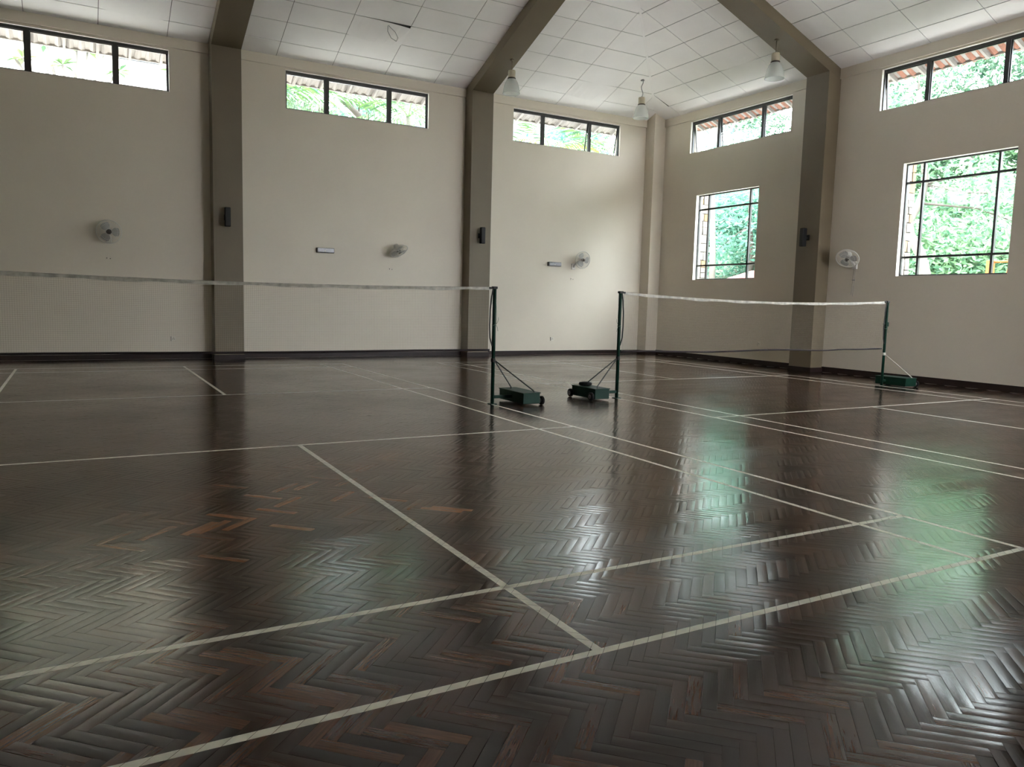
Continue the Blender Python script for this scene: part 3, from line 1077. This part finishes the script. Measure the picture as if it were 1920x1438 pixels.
# ------------------------------------------------------------------ wall fans
def fan(loc, wall_rot, pan, tilt, label, head_off=(0, -.20, .13), cords=True):
    """local: wall plane y=0, room towards -y"""
    e = empty('wall_fan', loc, (0, 0, wall_rot))
    tag(e, label, 'fan', 'oscillating wall fans')
    MB().cbox(-.055, .055, -.045, 0, -.09, .07, .01).build('wall_bracket', M['fanwhite'], e)
    hx, hy, hz = head_off
    MB().tube([(0, -.03, -.02), (0, -.07, .02), (hx * .6, hy * .62, hz * .75), (hx * .8, hy * .8, hz)], [.03, .03, .026, .024], 12).build('arm', M['fanwhite'], e, True)
    HM = Matrix.Translation((hx, hy, hz)) @ Matrix.Rotation(pan, 4, 'Z') @ Matrix.Rotation(tilt, 4, 'X') @ Matrix.Rotation(math.pi / 2, 4, 'X')
    # head local: +z is where the fan blows
    def L(mb, name, mat, parent, smooth=True):
        o = mb.build(name, mat, parent, smooth)
        o.data.transform(HM)
        return o
    mot = L(MB().lathe([(.03, -.13), (.055, -.125), (.066, -.10), (.068, -.03), (.055, -.005), (.03, 0)], 20), 'motor', M['fanwhite'], e)
    L(MB().lathe([(.018, 0), (.018, .02), (.044, .024), (.05, .036), (.046, .056), (.025, .066)], 20), 'hub', M['fandark'], e)
    for k in range(3):
        mb = MB()
        nr, na = 6, 5
        vs_, fs_ = [], []
        a0 = k * 2 * math.pi / 3
        for i in range(nr):
            r = .040 + .148 * i / (nr - 1)
            half = .42 + .40 * math.sin(math.pi * min(1, (i + .6) / (nr - .2)))
            for j in range(na):
                t = a0 + half * (j / (na - 1) * 2 - 1) * (.85 if i else .6)
                z = .045 + .030 * (j / (na - 1) - .5) * (1.2 - .4 * i / nr)
                vs_.append((r * math.cos(t), r * math.sin(t), z))
        off = len(vs_)
        vs_ += [(x, y, z + .003) for x, y, z in vs_]
        for i in range(nr - 1):
            for j in range(na - 1):
                q = (i * na + j, i * na + j + 1, (i + 1) * na + j + 1, (i + 1) * na + j)
                fs_ += [q, tuple(off + v for v in reversed(q))]
        mb.add(vs_, fs_)
        L(mb, 'blade', M['fangrey'], e)
    cage = MB()
    R_ = .225
    ring = lambda r, z, th: cage.tube([(r * math.cos(t), r * math.sin(t), z) for t in [i * math.pi / 18 for i in range(36)]], th, 6, closed=True)
    ring(R_, .045, .011)
    ring(.155, .094, .0028)
    ring(.155, -.018, .0028)
    ring(.055, .100, .003)
    n = 36
    for k in range(n):
        t = 2 * math.pi * k / n
        c_, s_ = math.cos(t), math.sin(t)
        cage.tube([(.05 * c_, .05 * s_, .101), (.155 * c_, .155 * s_, .095), (.205 * c_, .205 * s_, .075), (R_ * c_, R_ * s_, .045)], .0019, 4, caps=False)
        cage.tube([(.055 * c_, .055 * s_, -.02), (.155 * c_, .155 * s_, -.018), (.205 * c_, .205 * s_, .01), (R_ * c_, R_ * s_, .045)], .0019, 4, caps=False)
    L(cage, 'cage', M['wire'], e)
    L(MB().lathe([(.005, .098), (.030, .099), (.028, .106), (.012, .11)], 20), 'badge', M['fandark'], e)
    if cords:
        MB().tube([(-.02, -.03, -.09), (-.024, -.028, -.35), (-.05, -.028, -.62)], .0035, 5).build('pull_cord', M['flex'], e)
        MB().tube([(.02, -.03, -.09), (.016, -.028, -.35), (-.005, -.028, -.66)], .0035, 5).build('pull_cord', M['flex'], e)
        MB().cbox(-.04, .03, -.035, -.02, -.325, -.305, .003).build('cord_clip', M['flex'], e)
    return e


fan((-4.19, YB, 2.40), 0, 0.0, .10, 'white wall fan facing the viewer in the leftmost wall bay', cords=False)
fan((1.78, YB, 2.44), 0, .45, .95, 'white wall fan tipped steeply down with its motor on top, middle bay', head_off=(.03, -.24, .07), cords=False)
fan((6.88, YB, 2.36), 0, -.05, .15, 'white wall fan beside the emergency light in the bay next to the corner', head_off=(.14, -.22, .17), cords=False)
fan((XR, 1.80, 2.32), -math.pi / 2, .45, .70, 'white wall fan with two long pull cords between the square windows', head_off=(-.02, -.24, .15))


# hooks with two holes below the fans
def outlet(loc, rot, label):
    e = empty('fan_outlet', loc, (0, 0, rot))
    tag(e, label, 'outlet', 'small fan outlets below the fans')
    MB().cbox(-.045, .045, -.012, 0, -.03, .03, .003).build('plate', M['wall'], e)
    MB().lathe([(.010, 0), (.010, .010)], 10, Matrix.Translation((-.03, -.014, .002)) @ Matrix.Rotation(-math.pi / 2, 4, 'X')).build('hole', M['slot'], e)
    MB().lathe([(.010, 0), (.010, .010)], 10, Matrix.Translation((.03, -.014, -.006)) @ Matrix.Rotation(-math.pi / 2, 4, 'X')).build('hole', M['slot'], e)


outlet((-4.20, YB, 2.02), 0, 'tiny fan outlet below the fan of the leftmost bay')
outlet((1.72, YB, 2.06), 0, 'tiny fan outlet below the steeply tipped fan')
outlet((6.86, YB, 2.02), 0, 'tiny fan outlet below the fan next to the corner')


# emergency lights
def elight(loc, label):
    e = empty('emergency_light', loc)
    tag(e, label, 'emergency light', 'emergency lights on the long wall')
    MB().cbox(-.20, .20, -.075, 0, -.055, .055, .008).build('housing', M['boxdark'], e)
    MB().cbox(-.185, .188, -.092, -.074, -.043, .045, .006).build('diffuser', M['boxgrey'], e)
    MB().lathe([(.014, 0), (.014, .008), (.006, .012)], 12, Matrix.Translation((-.02, -.091, -.02)) @ Matrix.Rotation(math.pi / 2, 4, 'X')).build('lens', M['socket'], e, True)


elight((.15, YB, 2.41), 'grey box emergency light left of the steeply tipped fan')
elight((6.27, YB, 2.385), 'grey box emergency light left of the fan next to the corner')


# sockets
def socket(loc, rot, label):
    e = empty('wall_socket', loc, (0, 0, rot))
    tag(e, label, 'socket', 'low wall sockets')
    MB().cbox(-.045, .045, -.012, 0, -.045, .045, .004).build('plate', M['socket'], e)
    MB().cbox(-.05, -.042, -.013, 0, -.05, .045, .001).build('edge', M['slot'], e)
    MB().cbox(-.02, -.012, -.016, -.010, -.02, .0, .001).build('slot', M['slot'], e)
    MB().cbox(.012, .02, -.016, -.010, -.02, .0, .001).build('slot', M['slot'], e)
    MB().cbox(-.006, .006, -.016, -.010, .008, .022, .001).build('switch', M['slot'], e)


socket((-3.04, YB, .42), 0, 'low socket behind the net in the leftmost bay')
socket((6.29, YB, .41), 0, 'low socket on the bright bay between the two carts')
socket((XR, 4.32, .51), -math.pi / 2, 'low socket below the square window nearer the corner')


# speakers
def speaker(loc, rot, label):
    e = empty('wall_speaker', loc, (0, 0, rot))
    tag(e, label, 'speaker', 'black column speakers')
    MB().cbox(-.05, .05, -.012, 0, -.06, .06, .003).build('bracket_plate', M['black'], e)
    MB().tube([(0, -.01, 0), (0, -.10, -.01)], .022, 10).build('bracket_arm', M['black'], e)
    b = MB().cbox(-.055, .055, -.20, -.095, -.195, .195, .008).build('cabinet', M['black'], e)
    MB().cbox(-.048, .048, -.206, -.198, -.185, .185, .003).build('grille', M['strap'], e)


speaker((-2.02, YB - CD, 2.95), 0, 'black speaker on the column between the first two wall bays')
speaker((3.87, YB - CD, 2.95), 0, 'black speaker on the column behind the near court post')
speaker((XR - CD, 2.76, 2.92), -math.pi / 2, 'black speaker on the column between the square windows')


# pendants
def pendant(loc, ztop, label, wavy=False):
    """loc: xy of the lamp, ztop: where the flex leaves the ceiling"""
    e = empty('pendant_lamp', (loc[0], loc[1], 6.08))
    tag(e, label, 'lamp', 'bell shaped pendant lamps')
    zt = ztop - 6.08
    if wavy:
        pts = [(.03, 0, zt), (.02, 0, zt - .07), (-.025, 0, zt - .16), (-.02, 0, zt - .22), (.028, 0, zt - .31), (.022, 0, zt - .36), (0, 0, zt - .40), (0, 0, .50)]
    else:
        pts = [(0, 0, zt), (0, 0, (zt + .5) / 2), (0, 0, .50)]
    MB().tube(pts, .009, 8).build('flex', M['flex'] if wavy else M['taupe'], e, True)
    MB().lathe([(.045, zt - .015), (.05, zt), (.03, zt + .02)], 14).build('ceiling_rose', M['taupe'] if not wavy else M['flex'], e, True)
    MB().lathe([(.03, .515), (.078, .505), (.085, .48), (.083, .34)], 24).build('housing', M['lampcap'], e, True)
    MB().lathe([(.088, .345), (.095, .335), (.095, .315), (.088, .31)], 24).build('collar', M['lampring'], e, True)
    prof = [(.088, .318), (.115, .285), (.140, .24), (.162, .18), (.178, .11), (.188, .05), (.194, .012), (.196, 0)]
    inner = [(r - .004, z) for r, z in reversed(prof)]
    MB().lathe(prof + inner, 72, rib=.008, caps=(False, False)).build('bell', M['bell'], e, True)
    MB().tube([(.196 * math.cos(t), .196 * math.sin(t), 0) for t in [i * math.pi / 20 for i in range(40)]], .005, 6, closed=True).build('rim', M['bell'], e, True)
    MB().lathe([(.02, .33), (.035, .28), (.035, .17), (.02, .14)], 14).build('bulb', M['fanwhite'], e, True)


pendant((3.99, 6.92), 6.82, 'pendant lamp under the beam of the middle column')
pendant((7.84, 7.06), 7.01, 'pendant lamp on a curly flex in front of the corner pillar', True)
pendant((7.91, 2.80), 6.85, 'pendant lamp under the beam of the window wall')

# loose wire under the sagging board
wx, wy = 2.05, YB - 1.70 / SEC
wz = ZC + SL * 1.70 / SEC
o = MB().tube([(0, 0, .03), (-.01, -.01, -.02), (-.02, -.03, -.12), (.05, -.05, -.25), (.16, -.06, -.30), (.20, -.05, -.22), (.14, -.04, -.11), (.03, -.02, -.02), (0, 0, .03)], .006, 6).build('loose_wire', M['flex'], None, True)
o.location = (1.05, 6.975, 7.02)
tag(o, 'loose loop of wire hanging from a sagging ceiling board', 'wire')

# ------------------------------------------------------------------ outside: eaves, stone piers
def eave(side, lo, hi, out, label, clay):
    e = empty('eave', (lo + (hi - lo) / 2, YB + TW, 6.4) if side == 'b' else (XR + TW, (lo + hi) / 2, 6.4))
    tag(e, label, kind='structure')
    off = -Vector(e.location)

    def P(a, n, z): return Vector((a, YB + n, z)) if side == 'b' else Vector((XR + n, a, z))

    def put(mb, name, mat, parent=e):
        o = mb.build(name, mat)
        o.data.transform(Matrix.Translation(off))
        o.parent = parent
        return o
    z = lambda n: ZC - SL * n + (.15 if side == 'b' else .11)
    n0, n1 = TW, TW + out
    put(MB().prism([P(lo, n0, z(n0)), P(hi, n0, z(n0)), P(hi, n1, z(n1)), P(lo, n1, z(n1))], (0, 0, .03)), 'soffit', M['soffit'])
    ext = (hi - lo) / max(1, round((hi - lo) / .62))
    a = lo + ext / 2
    while a < hi:
        put(MB().bar(P(a, n0, z(n0) - .045), P(a, n1 - .02, z(n1) - .045), .05, .09), 'rafter', M['soffit'])
        a += ext
    put(MB().bar(P(lo, n1, z(n1) + .0), P(hi, n1, z(n1) + .0), .03, .08), 'fascia', M['soffit'])
    k = int((hi - lo) / .2)
    for i in range(k):
        a = lo + (i + .5) * (hi - lo) / k
        pts = [P(a, n1 - .25, z(n1 - .25) + .07), P(a, n1 + .07, z(n1 + .07) + .05)]
        put(MB().tube(pts, .085, 8), 'roof_tile', M['clay'] if clay else M['soffit'])
    return e


for k, (a, b_) in enumerate([(-7.5, -2.2), (-1.9, 3.8), (4.0, 9.6)]):
    eave('b', a, b_, .75, 'pale roof eave with rafter ends outside the back wall, stretch %d' % (k + 1), False)
for k, (a, b_) in enumerate([(2.9, 8.4), (-3.0, 2.7)]):
    eave('r', a, b_, .62, 'roof eave with terracotta tiles outside the window wall, stretch %d' % (k + 1), True)
for k in range(2):
    tag(MB().prism([(XR + TW, [-9.5, 8.4][k], 6.40), (XR + TW + .6, [-9.5, 8.4][k], 6.16), (XR + TW + .6, [-3.0, 9.2][k], 6.16), (XR + TW, [-3.0, 9.2][k], 6.40)], (0, 0, .03)).build('eave', M['soffit']),
        ['roof eave over the window out of the picture', 'roof eave corner piece by the stone pier'][k], kind='structure')


def pier(y0, label):
    e = empty('stone_pier', (XR + TW, y0, 0))
    tag(e, label, 'stone pier', 'stone piers beside the square windows')
    MB().box(.002, .30, .02, .22, 0, 4.9).build('core', M['mortar'], e)
    z = 1.3
    rg = random.Random(int(y0 * 10))
    while z < 4.85:
        hh = rg.uniform(.13, .24)
        cut = rg.choice([.3, .14, .18, .11])
        x = 0.0
        for x1 in ([cut, .30] if cut < .29 else [.30]):
            o = MB()
            g = .008
            j = lambda: rg.uniform(-.012, .012)
            P = [(x + g + .012 + j(), -.015, z + g), (x1 - g, -.015, z + g + j()), (x1 - g + j(), -.015, z + hh - g), (x + g + .004, -.015, z + hh - g + j())]
            o.prism(P, (0, .045, 0))
            o.build('stone', M['stone_tan'] if rg.random() < .16 else M['stone'], e)
            x = x1
        z += hh


pier(6.84, 'stone-clad pier seen through the square window nearer the corner')
pier(.95, 'stone-clad pier seen through the square window near the picture edge')

# ------------------------------------------------------------------ outside: ground, trees, houses
mb = MB()
prof = [(9.8, -.3), (14, -.3), (15.2, 1.35), (18, 1.8), (26, 5.0), (42, 9.0)]
for (xa, za), (xb, zb_) in zip(prof, prof[1:]):
    mb.prism([(xa, -30, za), (xb, -30, zb_), (xb, 40, zb_), (xa, 40, za)], (0, 0, -.3))
tag(mb.build('hillside', M['grass']), 'grassy bank rising outside the window wall', 'ground', kind='structure')
tag(MB().box(9.8, 14.1, -30, 30, -.4, -.18).build('reflector_right', M['reflector']), 'added unseen pale light-bouncing apron below the square windows', 'bounce ground', kind='structure')  # unseen, added to bounce light up through the square windows
tag(MB().box(-22, 9.8, 8.74, 30, -.3, -.15).build('reflector_back', M['reflector']), 'added unseen pale light-bouncing apron along the long wall', 'bounce ground', kind='structure')  # unseen, added to bounce light in at the strip windows
tag(MB().box(-45, 9.8, 8.75, 45, -.5, -.2).build('ground_back', M['grass']), 'grass outside the long wall', 'ground', kind='structure')
tag(MB().box(-45, 9.8, -45, -11.5, -.5, -.1).build('ground_near', M['reflector']), 'unseen ground made pale to bounce light in by the added opening', 'ground', kind='structure')  # unseen ground, pale tone chosen to send light up inside


def leaf_cloud(mb_v, mb_f, tones, c, r, n, size, rg, droop=.3):
    for _ in range(n):
        while True:
            p = Vector((rg.uniform(-1, 1), rg.uniform(-1, 1), rg.uniform(-1, 1)))
            if .25 < p.length < 1: break
        p = Vector((c[0] + p.x * r[0], c[1] + p.y * r[1], c[2] + p.z * r[2]))
        d = Vector((rg.gauss(0, 1), rg.gauss(0, 1), rg.gauss(-droop, .6))).normalized()
        s_ = d.cross(Vector((rg.gauss(0, 1), rg.gauss(0, 1), rg.gauss(0, 1)))).normalized()
        nrm = d.cross(s_)
        L_ = size * rg.uniform(.7, 1.4)
        W_ = L_ * .36
        b = len(mb_v)
        mb_v += [p, p + d * L_ * .45 + s_ * W_ * .5, p + d * L_ - nrm * L_ * .12, p + d * L_ * .45 - s_ * W_ * .5]
        mb_f.append((b, b + 1, b + 2, b + 3))
        tones.append(rg.random())


def tone_mesh(name, v, f, tones, mat):
    me = bpy.data.meshes.new(name)
    me.from_pydata([tuple(p) for p in v], [], f)
    at = me.attributes.new('tone', 'FLOAT', 'FACE')
    at.data.foreach_set('value', tones)
    me.materials.append(mat)
    me.update()
    return me


def tree(base, trunk, clouds, label, mat='leaf', size=.22, bark='bark', seed=1, group=None, r0=.14):
    rg = random.Random(seed)
    e = empty('tree', base)
    tag(e, label, 'tree', group or 'trees outside the windows')
    if trunk:
        n = len(trunk)
        MB().tube(trunk, [r0 * (1 - .6 * i / (n - 1)) for i in range(n)], 8).build('trunk', M[bark], e, True)
        topz = Vector(trunk[-1])
        for c, r, n_ in clouds[:6]:
            c = Vector(c)
            k = min(range(len(trunk)), key=lambda i: (Vector(trunk[i]) - c).length if i >= len(trunk) // 2 else 99)
            a = Vector(trunk[k])
            if (c - a).length > .3:
                mid = (a + c) / 2 + Vector((rg.uniform(-.2, .2), rg.uniform(-.2, .2), rg.uniform(-.1, .3)))
                MB().tube([a, mid, c], [r0 * .20, r0 * .13, r0 * .06], 6).build('branch', M['barkdark'], e, True)
    v, f, t = [], [], []
    for c, r, n_ in clouds:
        leaf_cloud(v, f, t, c, r, n_, size, rg)
    o = link('foliage', tone_mesh('foliage', v, f, t, M[mat]), None, e)
    tag(o, kind='stuff')
    return e


G = 'trees on the bank outside the window wall'
tree((15.6, 4.2, 1.4), [(0, -.1, 0), (.05, -.05, .9), (0, .15, 1.6), (-.1, .42, 2.1), (.0, .55, 2.5), (.25, .45, 3.0), (.3, .35, 3.5), (.1, .35, 4.4), (-.1, .5, 6.0)],
     [((.6, -.9, 3.6), (1.0, 1.0, .9), 420), ((.3, -1.9, 3.0), (.9, .8, .7), 300), ((0, .9, 4.6), (1.1, 1.1, 1.0), 360), ((.5, -1.2, 5.2), (1.4, 1.6, 1.0), 480), ((0, .8, 6.6), (1.6, 1.6, 1.0), 420), ((1.0, -2.6, 2.0), (.8, .8, .6), 200)],
     'tree with a pale bending trunk outside the square window near the picture edge', 'leaf', .20, 'bark', 3, G, .17)
tree((18.5, 13.5, 2.0), [(0, 0, 0), (.1, -.2, 1.4), (-.1, -.1, 2.6), (0, 0, 4.2)],
     [((0, 0, 2.6), (1.6, 1.8, 1.2), 700), ((-.6, 1.2, 1.6), (1.0, 1.0, .7), 300), ((.3, -1.2, 1.7), (1.1, 1.0, .8), 350), ((0, .2, 4.6), (1.7, 2.0, 1.2), 600), ((0, -1.5, 3.7), (1.2, 1.2, .9), 350)],
     'bushy blue-green tree filling the square window nearer the corner', 'leafblue', .24, 'barkdark', 4, G)
tree((15.5, 12.25, 1.4), [(0, 0, 0), (.05, .1, 2.0), (0, .2, 4.0), (0, .1, 6.6)],
     [((0, 0, 6.2), (1.4, 1.4, 1.0), 400), ((.4, -1.0, 5.4), (1.0, 1.2, .8), 260)],
     'tree with a straight pale trunk beside the stone pier nearer the corner', 'leafblue', .22, 'bark', 5, G, .13)
for k, (x, y, z0, hgt, mt, lb) in enumerate([
        (22, 7.0, 3.2, 3.4, 'leaf', 'broad light green tree behind the pale bending trunk'),
        (23, 2.5, 3.6, 3.6, 'leafblue', 'cool green tree at the right edge of the square window'),
        (24, 19.0, 4.0, 3.4, 'leafdeep', 'light green tree far up the bank behind the bushy one'),
        (21, 11.0, 3.0, 4.5, 'leafdeep', 'tall light green tree seen in the strip window by the corner'),
        (20, -2.0, 2.6, 4.6, 'leafdeep', 'tree outside the upper right strip window'),
        (26, 14.0, 5.0, 4.8, 'leafdeep', 'tall cool green tree at the top of the bank'),
        (27, 6.0, 5.4, 4.5, 'leafdeep', 'tall light green tree at the top of the bank'),
        (20, 17.0, 2.6, 3.0, 'leafblue', 'low cool green tree left on the bank'),
        (18.5, 8.8, 1.9, 1.8, 'leaf', 'low leafy bush between the two square windows'),
        (19.0, 5.6, 2.0, 1.5, 'leaf', 'low leafy bush behind the orange railing'),
        (24, 8.3, 4.2, 3.0, 'leaf', 'light green tree in the centre of the square window by the edge'),
        (28, 10.0, 6.0, 8.0, 'leafdeep', 'tall tree on the ridge, left one over the square window by the edge'),
        (28, 18.0, 6.0, 8.0, 'leafdeep', 'tall tree on the ridge above the window nearer the corner'),
        (29, 1.0, 6.0, 8.0, 'leafdeep', 'tall tree on the ridge towards the upper right window'),
        (27, 23.0, 5.5, 8.0, 'leafdeep', 'tall tree on the ridge behind the corner of the hall')]):
    rg = random.Random(30 + k)
    cl = []
    for q in range(9 if hgt < 7 else 18):
        cl.append(((rg.uniform(-1.4, 1.4), rg.uniform(-2.4, 2.4), hgt * rg.uniform(.15, 1.3)), (rg.uniform(1.1, 1.7), rg.uniform(1.3, 2.0), rg.uniform(.8, 1.2)), 780))
    tree((x, y, z0), [(0, 0, 0), (rg.uniform(-.3, .3), rg.uniform(-.3, .3), hgt * .5), (rg.uniform(-.4, .4), rg.uniform(-.4, .4), hgt)], cl, lb, mt, .24, 'barkdark' if k % 2 else 'bark', 50 + k, G)


# orange railing up the bank
e = empty('railing', (16.0, 2.3, 1.6))
tag(e, 'orange railing with cross bars at the corner of the square window', 'railing')
MB().tube([(0, -1.4, 1.12), (0, .25, 1.12)], .03, 8).build('top_rail', M['orange'], e, True)
for k in range(4):
    MB().tube([(0, -1.4 + .5 * k, 0), (0, -1.15 + .5 * k, 1.1)], .018, 6).build('cross_bar', M['orange'], e)
    MB().tube([(0, -.9 + .5 * k - .0, 0), (0, -1.15 + .5 * k, 1.1)], .018, 6).build('cross_bar', M['orange'], e)
MB().cbox(-.07, .07, .26, .42, 0, 1.16, .01).build('end_post', M['orange'], e)
o = MB().prism([(14.2, 9.0, 2.28), (15.4, 9.0, 2.60), (15.4, 10.3, 2.60), (14.2, 10.3, 2.28)], (0, 0, .04)).build('shed_roof', M['red'])
tag(o, 'small red roof at the foot of the square window nearer the corner', 'roof')


# palms behind the long wall
def frond_mesh(L_, seed, mat):
    rg = random.Random(seed)
    v, f, t = [], [], []
    n = 20
    pts = []
    for i in range(n + 1):
        s_ = i / n
        pts.append(Vector((L_ * s_ * (1 - .12 * s_), 0, L_ * (.42 * s_ - .72 * s_ * s_))))
    for i in range(n):
        a, b_ = pts[i], pts[i + 1]
        w_ = .018 * (1 - i / n) + .004
        q = len(v)
        v += [a + Vector((0, w_, 0)), b_ + Vector((0, w_, 0)), b_ - Vector((0, w_, 0)), a - Vector((0, w_, 0))]
        f.append((q, q + 1, q + 2, q + 3))
        t.append(.6)
        if i < 2: continue
        ll = L_ * .34 * math.sin(math.pi * min(1, (i + 1.5) / (n + 2))) + .1
        for sd in (-1, 1):
            d = Vector((.55, sd * 1.0, -.35 + rg.uniform(-.15, .1))).normalized()
            e_ = a + d * ll + Vector((0, 0, -.12 * ll))
            side = Vector((1, 0, 0)) * .028
            q = len(v)
            mid = a + d * ll * .5
            v += [a - side * .6, mid - side, e_, mid + side]
            f.append((q, q + 1, q + 2, q + 3))
            t.append(rg.random())
    return tone_mesh('frond', v, f, t, mat)


FR = [frond_mesh(2.3, 1, M['palm']), frond_mesh(2.6, 2, M['palm']), frond_mesh(2.0, 3, M['palm'])]
FRY = [frond_mesh(1.9, 4, M['yellowleaf'])]


def palm(base, hgt, nfr, label, seed, meshes=FR, r=.11, scale=1.0, stems=1):
    rg = random.Random(seed)
    e = empty('palm', base)
    tag(e, label, 'palm', 'palms behind the long wall')
    MB().tube([(0, 0, 0), (.06, .02, hgt * .5), (0, 0, hgt)], [r, r * .85, r * .7], 10).build('trunk', M['bark'], e, True)
    for k in range(nfr):
        o = link('frond', rg.choice(meshes), None, e)
        o.location = (0, 0, hgt)
        o.rotation_euler = (rg.uniform(-.25, .25), rg.uniform(-.75, .45), 2 * math.pi * k / nfr + rg.uniform(-.2, .2))
        o.scale = (scale,) * 3
    return e


palm((-.35, 12.2, -.2), 6.6, 15, 'palm with arching fronds in the left pane of the middle strip window', 1)
palm((1.25, 12.8, -.2), 6.9, 14, 'palm with drooping fronds in the centre pane of the middle strip window', 2)
palm((3.75, 12.6, -.2), 6.8, 14, 'palm with feathered fronds in the last pane of the middle strip window', 3)
palm((7.3, 13.5, -.2), 6.7, 13, 'bright green palm in the strip window next to the corner pillar', 4)
palm((8.6, 12.6, -.2), 6.4, 12, 'yellowing palm in the centre of the strip window next to the corner pillar', 5, FRY + FR[:1], .09, .9)
palm((11.4, 14.2, -.2), 7.0, 13, 'palm at the right end of the strip window next to the corner pillar', 6)
palm((-1.9, 11.8, -.2), 6.2, 9, 'small palm at the right end of the leftmost strip window', 7, FR, .07, .7)

# bare branch tree
e = empty('bare_branch', (2.2, 14.0, -.2))
tag(e, 'dark bare crooked branch across the middle strip window', 'branch')
MB().tube([(1.0, 0, 0), (.95, 0, 4.0), (.9, 0, 6.4), (.55, .1, 7.0), (.1, .1, 7.35), (-.5, .05, 7.7), (-1.1, 0, 8.0)], [.14, .12, .11, .10, .09, .07, .04], 8).build('limb', M['barkdark'], e, True)
MB().tube([(.1, .1, 7.35), (.25, .1, 7.7), (.1, .1, 8.1), (.2, .1, 8.5)], [.05, .04, .035, .02], 6).build('twig', M['barkdark'], e, True)
MB().tube([(.55, .1, 7.0), (.6, .1, 7.6), (.5, .1, 8.3)], [.03, .025, .015], 6).build('twig', M['barkdark'], e, True)

# frangipani by the leftmost strip window
e = empty('frangipani', (-4.75, 11.3, -.2))
tag(e, 'frangipani with rosettes of long leaves outside the leftmost strip window', 'tree')
MB().tube([(0, 0, 0), (0, 0, 4.0), (.1, 0, 5.4)], [.14, .11, .08], 8).build('trunk', M['bark'], e, True)
rg = random.Random(5)
for k, (x, y, z) in enumerate([(-.9, .1, 6.55), (-.45, .1, 6.95), (-.15, .0, 6.5), (.35, .1, 6.9), (.72, -.1, 7.0), (.15, .2, 7.25), (-1.35, .2, 7.1), (.95, .1, 6.55), (-.7, 0, 7.35)]):
    MB().tube([(.1, 0, 5.4), (x * .5, y, 5.9), (x, y, z)], [.05, .04, .025], 6).build('branch', M['bark'], e, True)
    v, f, t = [], [], []
    for q in range(11):
        a = 2 * math.pi * q / 11 + rg.uniform(-.2, .2)
        el = rg.uniform(-.35, .55)
        d = Vector((math.cos(a) * math.cos(el), math.sin(a) * math.cos(el), math.sin(el)))
        s_ = Vector((-math.sin(a), math.cos(a), 0))
        ll = rg.uniform(.26, .40)
        b = len(v)
        c = Vector((x, y, z))
        v += [c, c + d * ll * .55 + s_ * .055, c + d * ll + Vector((0, 0, -.05)), c + d * ll * .55 - s_ * .055]
        f.append((b, b + 1, b + 2, b + 3))
        t.append(rg.random())
    link('leaf_rosette', tone_mesh('leaf_rosette', v, f, t, M['palm']), None, e)

# neighbouring houses
e = empty('neighbour_house', (-5.0, 17.2, -.2))
tag(e, 'cream yellow house wall with a grey louvre seen through the leftmost strip window', 'building')
MB().box(-5, 3.6, 0, 4, 0, 8.2).build('wall', M['cream'], e)
MB().box(-5.05, 3.65, -.10, 4, 8.2, 8.32).build('ledge', M['cream'], e)
MB().box(-5, 3.6, .1, 4, 8.32, 11.4).build('upper_wall', M['yellow'], e)
lv = MB().box(1.45, 2.65, .04, .14, 8.36, 8.72).build('louvre', M['louvre'], e)
for k in range(5):
    MB().bar((1.45, .0, 8.39 + .075 * k), (2.65, .0, 8.39 + .075 * k), .07, .012, (0, .6, 1)).build('slat', M['louvre'], lv)
MB().box(-5.4, 4.0, -.5, 4.4, 11.4, 11.6).build('roof', M['soffit'], e)

e = empty('white_house', (9.0, 21.0, -.2))
tag(e, 'white house with blue-grey windows behind the palms by the corner', 'building')
MB().box(-2.6, 6.5, 0, 4, 0, 11.5).build('wall', M['whitebld'], e)
for k in range(4):
    for q in range(3):
        wd = MB().box(-2.0 + 2.2 * k, -1.1 + 2.2 * k, -.05, .03, 5.6 + 2.0 * q, 6.9 + 2.0 * q).build('window', M['bluewin'], e)
        MB().box(-2.08 + 2.2 * k, -1.02 + 2.2 * k, -.12, .03, 5.5 + 2.0 * q, 5.6 + 2.0 * q).build('sill', M['whitebld'], wd)
MB().box(-2.9, 6.8, -.5, 4.4, 11.5, 11.75).build('roof', M['soffit'], e)

e = empty('ladder', (9.55, 14.6, -.2))
tag(e, 'white ladder leaning among the palms outside the strip window by the corner', 'ladder')
for s_ in (-.2, .2):
    MB().tube([(s_ * 1.5, 0, 0), (s_, .4, 8.2)], .035, 6).build('rail', M['socket'], e)
for k in range(24):
    z = 1.2 + .29 * k
    f_ = 1.5 - .5 * z / 8.2
    MB().tube([(-.2 * f_, .4 * z / 8.2, z), (.2 * f_, .4 * z / 8.2, z)], .022, 6).build('rung', M['socket'], e)
for k, (x, y, z0, hgt, mt, lb) in enumerate([(-8.5, 14.0, -.2, 6.6, 'leaf', 'tree at the far end of the leftmost strip window'), (.2, 15.6, -.2, 7.8, 'leafblue', 'tree behind the first palm of the middle strip window'), (1.6, 18.5, -.2, 8.6, 'leaf', 'tree behind the centre palm of the middle strip window'), (4.2, 17.5, -.2, 8.2, 'leafblue', 'cool green tree behind the last palm of the middle strip window'), (7.0, 17.0, -.2, 6.4, 'leaf', 'tree behind the palms next to the corner pillar'), (13.0, 18.0, -.2, 6.6, 'leafblue', 'tree behind the corner of the building')]):
    rg = random.Random(80 + k)
    cl = [((rg.uniform(-1.2, 1.2), rg.uniform(-1, 1), hgt * rg.uniform(.85, 1.4)), (1.4, 1.2, 1.0), 420) for q in range(7)]
    tree((x, y, z0), [(0, 0, 0), (.1, 0, hgt * .5), (0, .1, hgt)], cl, lb, mt, .26, 'barkdark', 90 + k, 'trees behind the long wall')
